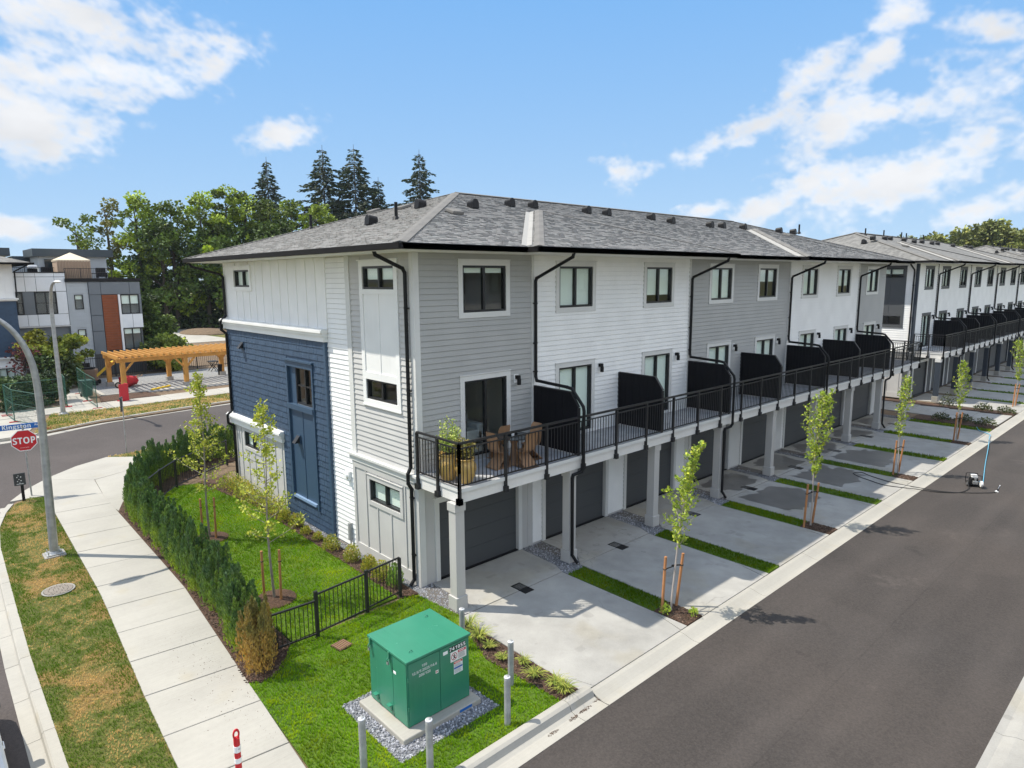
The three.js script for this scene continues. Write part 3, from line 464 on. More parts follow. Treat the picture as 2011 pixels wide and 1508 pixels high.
  for (const [z, y, d] of [[-10.63, 5.4, .08], [-6.5, 2.7, .07]]) { const v = G('wall_vent', row); P('plate', v, endF(z - .13, z + .13, y - .15, y + .15, d, d + .02), c.shakeT); P('hood', v, faces([[[-d - .02, y + .12, z - .1], [-d - .02, y + .12, z + .1], [-d - .2, y - .1, z + .1], [-d - .2, y - .1, z - .1]], [[-d - .02, y + .12, z - .1], [-d - .2, y - .1, z - .1], [-d - .02, y - .1, z - .1]], [[-d - .02, y + .12, z + .1], [-d - .2, y - .1, z + .1], [-d - .02, y - .1, z + .1]]]), c.hood || M.blackM); }
  P('utility_meter', row, [endF(-3.55, -3.35, 2.05, 2.3, .022, .1), rod([-.1, 2.17, -3.45], [-.16, 2.17, -3.45], .07, .07, 12)], M.whiteP); P('tap_pipe', row, [endF(-3.5, -3.42, .25, .75, .022, .12), rod([-.06, 0, -3.46], [-.06, .3, -3.46], .02)], M.galvDull);
  // end downspouts
  P('downspout', row, [...pipe([[-.92, 8.36, -.2], [-.88, 8.25, -.2], [-.16, 7.95, -.2], [-.1, 7.85, -.2], [-.1, 3.1, -.2], [-.19, 2.95, -.2], [-.19, 2.7, -.2], [-.1, 2.55, -.2], [-.1, .15, -.2], [-.22, .02, -.2]], .047), ...[7, 5, 2.3, .8].map((y) => endF(-.27, -.13, y, y + .03, .04, .12))], M.black);
  P('downspout', row, [...pipe([[-.95, 8.36, -12.95], [-.9, 8.2, -12.9], [-.16, 7.9, -12.05], [-.1, 7.8, -12.02], [-.1, 6.4, -12.02], [-.3, 6.2, -12.02], [-.3, 5.9, -12.02], [-.13, 5.75, -12.02], [-.13, 2.85, -12.02], [-.3, 2.7, -12.02], [-.3, 2.4, -12.02], [-.1, 2.25, -12.02], [-.1, .1, -12.02]], .047)], M.black);
}
const secA = [{ a: 0, b: U, mat: M.grey, gMat: M.panelG }, { a: U, b: 3 * U, mat: M.white, gLap: M.white }, { a: 3 * U, b: 5 * U, mat: M.grey, gLap: M.trimG }, { a: 5 * U, b: 7 * U, mat: M.white, gLap: M.white }, { a: 7 * U, b: 8 * U, mat: M.grey, gLap: M.trimG }];
buildRow({
  label: 'long grey and white townhouse row with the blue shingled end wall', units: 8, near: true, sections: secA, garWall: M.panelG, endCore: M.panelG, jambMat: M.trimG, bays: [[2.75, 12.4], [18.1, 28.2]],
  eaveZ: [1.42, .98 + .44, 1.42, .98 + .44],
  end: { top: M.white, shake: M.blue, shakeT: M.blueT, lapA: M.white, lapB: M.panelG, tall: M.trimW, low: M.panelG, cornice: M.trimW },
  roof: { vents: [[4.8, -3.59], [7.23, -4.5], [8.43, -4.56], [11.36, -4.53], [12.49, -4.44], [15.45, -4.4], [16.3, -3.95], [19.25, -3.8], [20.5, -3.9], [22.9, -4.1], [26.6, -4.0], [28.3, -4.0]], ventsEnd: [[1.65, -4.44], [3.65, -4.75]], flat: [[3.19, -2.46, 0], [4.1, -8.33, 1], [3.99, -6.22, 1], [26.0, -3.2, 0]], pipes: [[2.21, -9.51, 1], [1.97, -3.64, 1], [30, -4.4, 0]] },
});
{
  const lapCream = M.white, s2 = [{ a: 0, b: U, mat: lapCream }, { a: U, b: 3 * U, mat: M.white }, { a: 3 * U, b: 5 * U, mat: lapCream }, { a: 5 * U, b: 7 * U, mat: M.white }, { a: 7 * U, b: 8 * U, mat: lapCream }];
  const row2 = buildRow({
    label: 'white townhouse row with dark window trim and navy columns further along the lane', units: 8, pos: [36.9, .1, 0], near: false, sections: s2, garWall: M.charcoal, endCore: M.white, cornerMat: M.navy, boardMat: M.navy, trimMat: M.charcoal, colMat: M.navy, capMat: M.trimG, baseMat: M.concrete, jambMat: M.trimW, bays: [[2.75, 12.4], [18.1, 28.2]], deckMore: .6,
    end: { top: M.white, shake: M.navy, shakeT: M.charcoal, lapA: M.white, lapB: M.white, tall: M.charcoal, low: M.panelG, cornice: M.trimW },
    roof: { vents: [[3.5, -4], [7, -4.4], [8.4, -4.5], [11.4, -4.5], [12.8, -4.2], [15.4, -4.4], [17.3, -4.2], [19.2, -4.3], [22.9, -4.1], [26.6, -4.0], [28.3, -4.0]], flat: [[5, -2.4, 0], [1.8, -5, 1]], ventsEnd: [[3.2, -4.4]], pipes: [[6.1, -5.4, 0], [10.4, -5.6, 0], [14.4, -5.6, 0], [14.9, -5.4, 0], [20, -5.6, 0]] },
  });
  const rowO = row2.clone(); rowO.name = numbered('townhouse_row'); rowO.position.set(33, 0, 18.2); rowO.rotation.y = Math.PI; tag(rowO, 'townhouse row across the lane, mirrored in the window panes of the near row'); scene.add(rowO);
  const row3 = row2.clone(); row3.name = numbered('townhouse_row'); row3.position.set(74.2, .2, 0); tag(row3, 'townhouse row farthest along the lane showing its grey hipped roof'); scene.add(row3);
}
// ---------------------------------------------------------------- ground, roads, pavements
S('ground', [B(-900, 1100, -1.2, -.35, -1100, 900)], M.dry);
S('lane', [slab(rect(-60, 140, 6.2, 11.2), -.3, -.05)], M.lane);
S('road', [slab([[-15.5, 40], [-8.24, 40], [-8.24, 1], [-8.1, -6], [-7.9, -10.6], [-7.42, -14.3], [-6.85, -15.5], [-6.2, -16.75], [-5.2, -18.2], [-4.16, -19.2], [-2.97, -19.96], [-.5, -20.45], [4, -20.8], [12, -21], [90, -21], [90, -29.9], [14, -29.9], [5.93, -29.45], [2.2, -29.05], [-1.32, -28.5], [-4.76, -26.9], [-6, -26.6], [-15.5, -26.4], [-60, -26.4], [-60, -20], [-15.5, -20]], -.3, -.12)], M.asphalt);
// subsoil under the plots, the lawns' soil
S('plot_soil', [slab([[-7.8, 5.6], [-7.8, -12], [-7.3, -14.2], [-6.7, -15.3], [-5, -17.9], [-3, -19.6], [0, -20.3], [130, -20.9], [130, 5.65]], -.3, -.03)], M.earth);
S('far_ground', [slab([[-60, -27], [-5.2, -27.3], [-1.32, -28.8], [5.93, -29.8], [130, -30.2], [130, -75], [-60, -75]], -.3, -.03)], M.earth);
// kerbs and gutters as cast lengths
function profileAlong(pts, prof) { // prof: [[offset to the side of travel, y]] closed outline swept along a polyline
  const out = []; const off = pts.map((p, i) => { const a = pts[Math.max(0, i - 1)], b = pts[Math.min(pts.length - 1, i + 1)], L = Math.hypot(b[0] - a[0], b[1] - a[1]); return [-(b[1] - a[1]) / L, (b[0] - a[0]) / L]; });
  const ring = pts.map((p, i) => prof.map(([s, y]) => [p[0] + off[i][0] * s, y, p[1] + off[i][1] * s]));
  for (let i = 0; i + 1 < ring.length; i++) for (let k = 0; k < prof.length; k++) { const m = (k + 1) % prof.length; out.push([ring[i][k], ring[i][m], ring[i + 1][m], ring[i + 1][k]]); }
  out.push(ring[0], ring[ring.length - 1]); return faces(out);
}
function along(poly, d) { let s = 0; for (let i = 0; i + 1 < poly.length; i++) { const L = Math.hypot(poly[i + 1][0] - poly[i][0], poly[i + 1][1] - poly[i][1]); if (s + L >= d || i + 2 === poly.length) { const t = (d - s) / L; return [lerp(poly[i][0], poly[i + 1][0], t), lerp(poly[i][1], poly[i + 1][1], t)]; } s += L; } }
const lengthOf = (p) => p.reduce((s, q, i) => (i ? s + Math.hypot(q[0] - p[i - 1][0], q[1] - p[i - 1][1]) : 0), 0);
function castKerb(name, line, prof, step, m = M.walk) { const g = G(name, scene); g.name = numbered(name); g.userData.kind = 'structure'; const L = lengthOf(line); for (let d = 0; d < L - .1; d += step) { const e = Math.min(L, d + step) - .012, n = 4, pts = []; for (let i = 0; i <= n; i++) pts.push(along(line, d + (e - d) * i / n)); P('kerb_length', g, profileAlong(pts, prof), m); } return g; }
// rolled kerb of the lane: back edge z 5.70, asphalt from 6.2 (side of travel is +z when going +x)
castKerb('kerb', [[-.2, 5.7], [62, 5.7]], [[0, -.25], [0, .008], [.1, .004], [.2, -.022], [.3, -.05], [.38, -.06], [.5, -.045], [.5, -.25]], 3.05);
castKerb('kerb', [[-8.6, 9.6], [-7.8, 7.8], [-6.4, 6.4], [-4.6, 5.75], [-3.6, 5.7], [-.22, 5.7]], [[-.08, -.25], [-.08, .075], [-.03, .1], [.06, .1], [.12, .07], [.17, -.03], [.25, -.055], [.5, -.045], [.5, -.25]], 2.4);
castKerb('kerb', [[-7.8, 6.5], [-7.82, 1.3], [-7.78, -3], [-7.7, -6], [-7.55, -10.6], [-7.38, -12.6], [-7.05, -14.2], [-6.75, -15.1]].reverse(), [[-.02, -.25], [-.02, .012], [.14, .012], [.17, -.02], [.19, -.1], [.42, -.115], [.42, -.25]], 1.52);
castKerb('kerb', [[-1.4, -20.2], [4, -20.6], [12, -20.8], [60, -20.8]].reverse(), [[0, -.25], [0, .012], [.15, .012], [.19, -.1], [.42, -.115], [.42, -.25]], 3);
castKerb('kerb', [[-15, -26.9], [-6.4, -27.1], [-4.76, -27.25], [-1.32, -28.9], [2.2, -29.45], [5.93, -29.85], [14, -30.25], [70, -30.3]], [[-.35, -.25], [-.35, .012], [-.17, .012], [-.13, -.1], [.32, -.115], [.32, -.25]].map(([a, b]) => [a, b]), 3);
castKerb('kerb', [[70, 11.2], [-60, 11.2]].reverse(), [[0, -.25], [0, -.045], [.12, -.055], [.3, .0], [.5, .01], [2.5, .015], [2.5, -.25]], 3.05, M.concrete);
// pavement beside the road, laid in panels
const wl = (z) => (z > -5.07 ? -6.39 - .05 * z - (z < 0 ? .016 * z : 0) : -6.06 - .028 * (z + 5.07)), wr = (z) => (z > -4.2 ? -4.735 - .076 * z : -4.416 - .02 * (z + 4.2));
const pave = G('pavement', scene); pave.userData.kind = 'structure';
for (let i = 0; i < 14; i++) { const a = 6.0 - i * 1.45, b = 6.0 - (i + 1) * 1.45 + .022, sk = .08; P('paving_slab', pave, slab([[wl(a), a - sk], [wr(a), a + sk], [wr(b), b + sk], [wl(b), b - sk]], -.2, .02 + (i % 3) * .0015, .006), M.walk); }
P('joint_filler', pave, [[6, 0], [0, -4.2], [-4.2, -5.07], [-5.07, -14.2]].map(([a, b]) => slab([[wl(a) + .02, a], [wr(a) - .02, a], [wr(b) - .02, b], [wl(b) + .02, b]], -.2, .008)), M.joint);
P('corner_pad', pave, slab([[-4.21, -14.2], [-4.26, -12.0], [-4.2, -11.6], [-3.7, -12.7], [-2.3, -14.9], [.3, -16.6], [-2.5, -16.98], [-4.02, -16.35], [-4.19, -14.24]], -.2, .011), M.walk);
P('corner_pad', pave, slab([[-5.785, -14.35], [-4.2, -14.24], [-4.04, -16.4], [-5.5, -17.7], [-6.2, -16.7], [-6.8, -15.45], [-5.82, -15.4]], -.2, .012), M.walk);
P('corner_pad', pave, slab([[-4.02, -16.4], [-2.5, -17.0], [-.9, -18.15], [-2.9, -19.9], [-4.16, -19.15], [-5.15, -18.15], [-5.48, -17.72]], -.2, .01), M.walk);
for (let i = 0; i < 20; i++) { const a = -.85 + i * 1.5, b = a + 1.485; P('paving_slab', pave, slab([[a, -18.15 - i * .03], [a + .2, -16.6], [b + .2, -16.6], [b, -18.16 - i * .03]], -.2, .02, .006), M.walk); }
const pave2 = G('pavement', scene); pave2.name = numbered('pavement'); pave2.userData.kind = 'structure'; numbered('pavement');
for (let i = 0; i < 14; i++) { const a = -9 + i * 1.8, b = a + 1.78, z = (x) => (x < -3 ? -33.2 : -32.75) - Math.max(0, x) * .05; P('paving_slab', pave2, slab([[a, z(a)], [b, z(b)], [b, z(b) - 2.5], [a, z(a) - 2.5]], -.2, .02, .006), M.walk); }
P('ramp_pad', pave2, slab([[-9, -27.2], [-5.0, -27.3], [-3.3, -33.1], [-9, -33.15]], -.2, .012), M.walk);
P('side_path', pave2, slab([[-1.75, -35.4], [-.35, -35.4], [.4, -47], [-1.3, -47]], -.2, .018), M.walk);
// driveways: an upper and a lower slab each, with a small flared corner by the kerb
for (let k = 0; k < 8; k++) {
  const g = G('driveway', scene); g.name = numbered('driveway'); g.userData.kind = 'structure';
  const c = k * 3.85, xl = k ? c - .02 : -.32, xr = c + 3.17, y = (k % 3) * .0012, gx0 = k ? c + .42 : .28, gx1 = c + 3.42;
  P('upper_slab', g, [slab([[gx0, .06], [gx1, .06], [gx1 - .06, 1.45], [xr + .02, 1.86], [xl + .08, 1.86], [gx0 - (k ? .05 : 0), 1.5]], -.2, .012 + y, .006)], M.concrete);
  P('lower_slab', g, slab([[xl + .05, 1.885], [xr, 1.885], [xr, 4.72], [xr - .26, 5.68], [xl + .3, 5.68], [xl, 4.72]], -.2, .01 + y, .006), M.concrete);
  P('flared_corner', g, slab([[xr, 4.75], [xr, 5.68], [xr - .24, 5.68]], -.2, .011 + y), M.concrete); P('flared_corner', g, slab([[xl, 4.75], [xl + .28, 5.68], [xl, 5.68]], -.2, .011 + y), M.concrete);
  P('joint_filler', g, slab(rect(xl + .02, xr - .01, .1, 5.66), -.2, -.005), M.joint);
  if (k >= 3) { const RD = rng(300 + k); for (const [cx, cz, rx, rz] of [[c + 1.9, 1.0, 1.2, .75], [c + 1.55, 3.2, 1.5, 1.0]]) { if (k > 5 && cz > 2) continue; const pts = []; for (let i = 0; i < 54; i++) { const a = i / 54 * 6.283, sq = Math.pow(Math.pow(Math.abs(Math.cos(a)), 4) + Math.pow(Math.abs(Math.sin(a)), 4), -.25), q = sq * (.55 + .8 * fbm3(Math.cos(a) * 2.6 + k * 3, Math.sin(a) * 2.6, cz, 3) + .22 * (RD() - .5)); pts.push([clamp(cx + Math.cos(a) * rx * q, gx0 + .06, xr - .06), clamp(cz + Math.sin(a) * rz * q, .12, cz < 2 ? 1.8 : 4.6)]); } P('damp_patch', g, slab(pts, .005, .0165 + y), M.damp); } }
}
for (let k = 0; k < 8; k++) { const g = G('driveway', scene); g.name = numbered('driveway'); g.userData.kind = 'structure'; const c = 36.9 + k * 3.85; P('upper_slab', g, slab(rect(c + .3, c + 3.5, .06, 1.86), -.2, .012), M.concrete); P('lower_slab', g, slab(rect(c, c + 3.2, 1.885, 5.68), -.2, .01), M.concrete); }
{ const g = G('path', scene); g.userData.kind = 'structure'; for (let i = 0; i < 5; i++) P('paving_slab', g, slab([[32.6 + (i > 2 ? -.3 * (i - 2) : 0), 5.6 - (4 - i) * 1.5], [35.6, 5.6 - (4 - i) * 1.5], [35.4, 5.6 - (5 - i) * 1.5 + .02], [32.7, 5.6 - (5 - i) * 1.5 + .02]], -.2, .014, .006), M.concrete); P('paving_slab', g, slab(rect(32.9, 35.2, -12, -1.95), -.2, .014), M.concrete); }
// gravel beds: a base sheet plus loose stones
const RG = rng(5); const pebG = fin(new THREE.IcosahedronGeometry(1, 0));
const gravelAreas = [];
function gravelBed(poly, y, per, size = .014) { S('gravel_bed', [slab(poly, -.2, y)], M.gravel); gravelAreas.push([poly, y, per, size]); }
for (let k = 0; k < 8; k++) gravelBed(rect(k * 3.85 + 3.19, k * 3.85 + 4.24, .02, 2.06), -.012, k < 3 ? 500 : 120);
gravelBed([[-.34, .3], [.02, .02], [.4, .02], [.4, 1.62], [.0, 2.02], [-.2, 2.02]], -.008, 700); gravelBed(rect(-.3, -.06, -12.2, .28), -.004, 420);
gravelBed([[-3.86, 4.9], [-3.86, 2.92], [-1.76, 2.92], [-1.76, 4.88]], .012, 1000, .017);
{ const mats = []; const C = []; const q = new THREE.Quaternion(), e = new THREE.Euler();
  for (const [poly, y, per, size] of gravelAreas) { const xs = poly.map((p) => p[0]), zs = poly.map((p) => p[1]), x0 = Math.min(...xs), x1 = Math.max(...xs), z0 = Math.min(...zs), z1 = Math.max(...zs), n = per * (x1 - x0) * (z1 - z0); for (let i = 0; i < n; i++) { const x = lerp(x0, x1, RG()), z = lerp(z0, z1, RG()); if (!inPoly(poly, x, z)) continue; const s = size * (.5 + RG()); mats.push(new THREE.Matrix4().compose(V(x, y + s * .3, z), q.setFromEuler(e.set(RG() * 6, RG() * 6, RG() * 6)), V(s, s * .65, s * 1.2))); const t = .18 + .5 * RG() * RG() + .2 * RG(); C.push([t, t, t * 1.03]); } }
  const im = new THREE.InstancedMesh(pebG, M.pebble, mats.length); mats.forEach((m, i) => { im.setMatrixAt(i, m); im.setColorAt(i, rgb(...C[i].map((v) => v * 2))); }); im.name = 'gravel'; tag(im, 'loose grey crushed stone in the beds by the columns and green cabinet', 'gravel', null, 'stuff'); scene.add(im); }
// soil beds and turf sheets
S('planting_bed', [slab([[-.78, .2], [-.3, .26], [-.3, -12.2], [-.2, -13.2], [-1.2, -13.2], [-.7, -9], [-.72, -4]], -.2, .022)], M.soil);
S('planting_bed', [slab([[-.34, 2.04], [-.34, 5.62], [-.82, 5.62], [-.95, 3.6], [-.4, 2.04]], -.2, .018)], M.soil);
S('planting_bed', [slab([[-4.81, 1.02], [-4.62, 1.2], [-4.25, 1.06], [-3.85, .62], [-3.62, .2], [-3.55, -3], [-3.45, -8], [-3.3, -11.2], [-2.2, -13.2], [.5, -15.2], [2.6, -15.9], [2.6, -17.5], [.3, -16.9], [-2.5, -15], [-3.9, -12.6], [-4.25, -11.6], [-4.34, -8], [-4.41, -4.2], [-4.655, -1]], -.2, .018)], M.soil);
S('planting_bed', [slab(rect(31.1, 32.55, 1.9, 5.6), -.2, .01), slab(rect(35.65, 36.7, .5, 5.6), -.2, .01), slab(rect(32, 36.7, -12, .0), -.2, -.004)], M.soil);
const mulchAt = []; for (const [k, tx] of [[0, 0], [2, 0], [4, 0], [6, 0]]) mulchAt.push(k);
for (const k of mulchAt) S('mulch_bed', [slab(rect(k * 3.85 + 3.2, k * 3.85 + 3.81, k === 0 || k === 2 ? 4.78 : 5.0, 5.67), -.2, .02)], M.soil);
const rings = [[-3.01, -1.89, .5], [-2.8, -6.98, .5]]; for (const [x, z, r] of rings) S('mulch_ring', [lathe([[0, .055], [r * .5, .05], [r * .95, .03], [r, .0]], 20).translate(x, .02, z)], M.soil);
S('planting_bed', [slab([[.35, -37.7], [1.45, -37.75], [3.25, -37.6], [3.5, -35.3], [.0, -35.35]], -.2, .05)], M.soil);
S('gravel_yard', [slab([[.5, -37.8], [14, -36.6], [40, -36.5], [40, -47.5], [.9, -47.5]], -.2, .012)], M.yard);
for (const [x0, x1, z0, z1] of [[4.2, 9.6, -38.5, -37.6], [9.8, 14, -38.4, -37.5]]) S('stone_paving', Array.from({ length: 9 }, (_, i) => slab(rect(x0 + i * (x1 - x0) / 9 + .03, x0 + (i + 1) * (x1 - x0) / 9, z0, z1 + (i % 3) * .1), -.1, .03)), M.walk);
S('concrete_edge', [B(.55, .8, -.1, .1, -42, -37.9), B(.8, 3.4, -.1, .08, -38.05, -37.85)], M.walk);
S('field', [slab([[0, -75], [200, -75], [200, -230], [0, -230]], -.3, -.02)], M.dry);
S('far_lane', [slab([[16.5, -74], [19, -90], [24, -103], [36, -105], [60, -104], [60, -97], [34, -98], [25.5, -96], [22.5, -88], [23, -78], [24, -74]], -.2, .02)], M.walk);
S('gravel_mound', [new THREE.SphereGeometry(1, 24, 8, 0, 6.3, 0, 1.57).scale(3.2, .7, 5).translate(24, 0, -89), new THREE.SphereGeometry(1, 24, 8, 0, 6.3, 0, 1.57).scale(5, .9, 4).translate(34, 0, -91)], M.earth);
// mowed turf under the blades
const turfs = [
  { n: 'lawn', poly: [[-3.55, .2], [-.78, .05], [-.72, -4], [-.7, -9], [-1.2, -13], [-2.1, -13.2], [-3.3, -11.2], [-3.45, -8], [-3.55, -3]], m: 'turf', per: 720, h: .05 },
  { n: 'lawn', poly: [[-4.98, 3.9], [-5.1, 5.6], [-4.6, 5.62], [-.82, 5.6], [-.93, 3.6], [-.4, 2.06], [-.2, 2.02], [-.36, .3], [-.8, .2], [-3.62, .3], [-3.86, .63], [-4.25, 1.07], [-4.62, 1.21], [-4.82, 1.06]], m: 'turf', per: 900, h: .05, hole: rect(-3.86, -1.76, 2.92, 4.89) },
  { n: 'verge', poly: [[-7.78, 6], [-6.70, 6], [-6.395, 0], [-6.07, -5.07], [-5.84, -13.5], [-5.84, -15.2], [-6.2, -15.5], [-6.7, -15.0], [-7.02, -14.1], [-7.36, -12.5], [-7.53, -10.6], [-7.68, -6], [-7.76, -3], [-7.8, 1.3]], m: 'verge', per: 900, h: .04 },
  { n: 'verge', poly: [[-2.9, -19.9], [-1.0, -18.25], [12, -18.5], [30, -18.9], [30, -20.75], [12, -20.75], [4, -20.55], [-1, -20.15]], m: 'verge', per: 200, h: .05 },
  { n: 'verge', poly: [[-4.6, -27.5], [-1.3, -29.15], [2.2, -29.7], [5.93, -30.1], [20, -30.6], [20, -33.5], [1, -32.65], [-3.0, -33.1]], m: 'verge', per: 130, h: .06 },
];
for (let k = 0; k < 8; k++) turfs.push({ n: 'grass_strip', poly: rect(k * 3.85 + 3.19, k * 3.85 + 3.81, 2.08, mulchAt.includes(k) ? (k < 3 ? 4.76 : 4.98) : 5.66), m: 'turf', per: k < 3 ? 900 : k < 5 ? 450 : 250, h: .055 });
for (let k = 0; k < 7; k++) turfs.push({ n: 'grass_strip', poly: rect(36.9 + k * 3.85 + 3.22, 36.9 + k * 3.85 + 3.8, 2.1, 5.66), m: 'turf', per: 130, h: .06 });
{
  const RT = rng(21), bl = [], bp = []; for (let i = 0; i < 6; i++) { const a = i * 1.05 + RT() * .6, r = .004 + .014 * RT(), lean = .25 + .6 * RT(), h = .75 + .45 * RT(), w = .055, ca = Math.cos(a), sa = Math.sin(a), x = ca * r * 8 * .3, z = sa * r * 8 * .3, tx = x + ca * lean * .55, tz = z + sa * lean * .55; bp.push([[x - sa * w, 0, z + ca * w], [x + sa * w, 0, z - ca * w], [tx * .5 + x * .5 + sa * w * .7, h * .6, tz * .5 + z * .5 - ca * w * .7]], [[x - sa * w, 0, z + ca * w], [tx * .5 + x * .5 + sa * w * .7, h * .6, tz * .5 + z * .5 - ca * w * .7], [tx, h, tz]]); }
  const tuft = fin(faces(bp)); const q = new THREE.Quaternion(), up = V(0, 1, 0);
  const mt = [], cl = [];
  for (const t of turfs) {
    const y = t.n === 'verge' ? .008 : .006; const s = new THREE.Shape(); t.poly.forEach(([x, z], i) => (i ? s.lineTo(x, -z) : s.moveTo(x, -z)));
    if (t.hole) { const p = new THREE.Path(); t.hole.forEach(([x, z], i) => (i ? p.lineTo(x, -z) : p.moveTo(x, -z))); s.holes.push(p); }
    S(t.n, [new THREE.ExtrudeGeometry(s, { depth: .2, bevelEnabled: false }).rotateX(-Math.PI / 2).translate(0, y - .2, 0)], t.m === 'verge' ? M.vergeSoil || (M.vergeSoil = mat([.3, .24, .11], 1, { map: tDry, bumpMap: bSoil, bumpScale: .02 })) : M.turf);
    const xs = t.poly.map((p) => p[0]), zs = t.poly.map((p) => p[1]), x0 = Math.min(...xs), x1 = Math.max(...xs), z0 = Math.min(...zs), z1 = Math.max(...zs), n = t.per * (x1 - x0) * (z1 - z0);
    for (let i = 0; i < n; i++) {
      const x = lerp(x0, x1, RT()) + (RT() - .5) * .03, z = lerp(z0, z1, RT()); if (!inPoly(t.poly, x, z) || (t.hole && inPoly(t.hole, x, z))) continue;
      const sc = t.h * (.75 + .5 * RT()) * (t.per < 300 ? 1.5 : 1), xr = x * .81 + z * .59, zr_ = z * .81 - x * .59, nz = fbm3(xr * 1.1 + fbm3(x * 2, 1, z * 2, 2), 2, zr_ * 1.1 + fbm3(x * 2, 7, z * 2, 2), 4), n2 = fbm3(xr * 3.7, 8, zr_ * 3.7, 3), n3 = fbm3(zr_ * 9, 4, xr * 9, 2);
      let c; if (t.m === 'verge') {
        const edge = t.per > 500 ? Math.min(x - (-7.8 + Math.max(0, -z - 3) * .05), wl(z) - x) : 1; const d = sstep(.43, .56, nz * .3 + n2 * .38 + n3 * .32 + (.04 - .2 * (1 - sstep(.05, .6, edge + .35 * (n2 - .5)))) + .07 * (RT() - .5));
        if (d > .75 && RT() < .35) continue; const k = .75 + .5 * RT(); c = [lerp(.16, .85, d) * k, lerp(.27, .62, d) * k, lerp(.02, .28, d) * k];
      } else { const k = (.62 + .6 * RT()) * (.45 + 1.05 * nz) * (t.n === 'grass_strip' ? .5 : .95), ye = clamp(sstep(.5, .72, n2) * .55 + sstep(.56, .7, nz) * .45 + (RT() < .05 ? .8 : 0)); c = [lerp(.21, .36, ye) * k * 1.25, lerp(.38, .43, ye) * k * 1.25, .008 * k]; }  // grass strips get a darker tone: the shade on them is painted into the blades
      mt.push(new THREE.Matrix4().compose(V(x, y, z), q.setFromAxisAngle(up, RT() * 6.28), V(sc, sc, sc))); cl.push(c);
    }
  }
  const im = new THREE.InstancedMesh(tuft, M.blade, mt.length); mt.forEach((m, i) => { im.setMatrixAt(i, m); im.setColorAt(i, rgb(...cl[i])); }); im.name = 'grass'; tag(im, 'short mown grass, green on the lawns and dry on the verges', 'grass', null, 'stuff'); scene.add(im); console.log('grass', mt.length);
}
// wood chips scattered on the beds and rings
{ const RC = rng(9), mt = [], cl = [], q = new THREE.Quaternion(), e = new THREE.Euler(), chip = fin(new THREE.BoxGeometry(1, .25, .4)); const put = (x, z, y, s) => { mt.push(new THREE.Matrix4().compose(V(x, y, z), q.setFromEuler(e.set((RC() - .5) * .9, RC() * 6.3, (RC() - .5) * .9)), V(s, s, s))); const k = .05 + .16 * RC() * RC(); cl.push([k * 1.25, k * .88, k * .66]); };
  const bed = (poly, per, y) => { const xs = poly.map((p) => p[0]), zs = poly.map((p) => p[1]), x0 = Math.min(...xs), x1 = Math.max(...xs), z0 = Math.min(...zs), z1 = Math.max(...zs); for (let i = 0; i < per * (x1 - x0) * (z1 - z0); i++) { const x = lerp(x0, x1, RC()), z = lerp(z0, z1, RC()); if (inPoly(poly, x, z)) put(x, z, y + .008, .02 + .035 * RC()); } };
  bed([[-.78, .2], [-.3, .26], [-.3, -12.2], [-1.2, -13], [-.7, -9], [-.72, -4]], 380, .022); bed([[-.34, 2.04], [-.34, 5.62], [-.82, 5.62], [-.95, 3.6], [-.4, 2.04]], 420, .018); bed([[-4.86, 1.05], [-4.6, 1.25], [-4.22, 1.12], [-3.82, .66], [-3.6, .2], [-3.45, -8], [-3.3, -11.2], [-4.2, -11.6], [-4.3, -8], [-4.38, -4.2], [-4.62, -1]], 380, .018);
  for (const k of mulchAt) bed(rect(k * 3.85 + 3.2, k * 3.85 + 3.81, 4.8, 5.66), 500, .02); for (const [x, z, r] of rings) for (let i = 0; i < 260; i++) { const a = RC() * 6.3, d = r * Math.sqrt(RC()); put(x + Math.cos(a) * d, z + Math.sin(a) * d, .07 - .05 * d / r, .02 + .03 * RC()); }
  for (let i = 0; i < 240; i++) put(-4.7 - RC() * .5 - RC() * RC() * 1.2, -2 + RC() * 5, .023, .008 + .016 * RC() * RC());
  for (const [cx, cz, rx, rz, n] of [[-.22, 5.9, .16, .07, 40], [-.62, 5.98, .17, .04, 36], [-.95, 6.0, .12, .045, 30], [-1.5, 6.03, .14, .035, 26]]) for (let i = 0; i < n * 2.2; i++) { const a = RC() * 6.283, d = Math.pow(RC(), .6); put(cx + Math.cos(a) * rx * d, cz + Math.sin(a) * rz * d + (cx + .6) * .02, -.052, .008 + .02 * RC()); }
  const im = new THREE.InstancedMesh(chip, M.blade, mt.length); mt.forEach((m, i) => { im.setMatrixAt(i, m); im.setColorAt(i, rgb(...cl[i])); }); im.name = 'bark_mulch'; tag(im, 'brown bark chips on the planting beds and around the trees', 'mulch', null, 'stuff'); scene.add(im); }
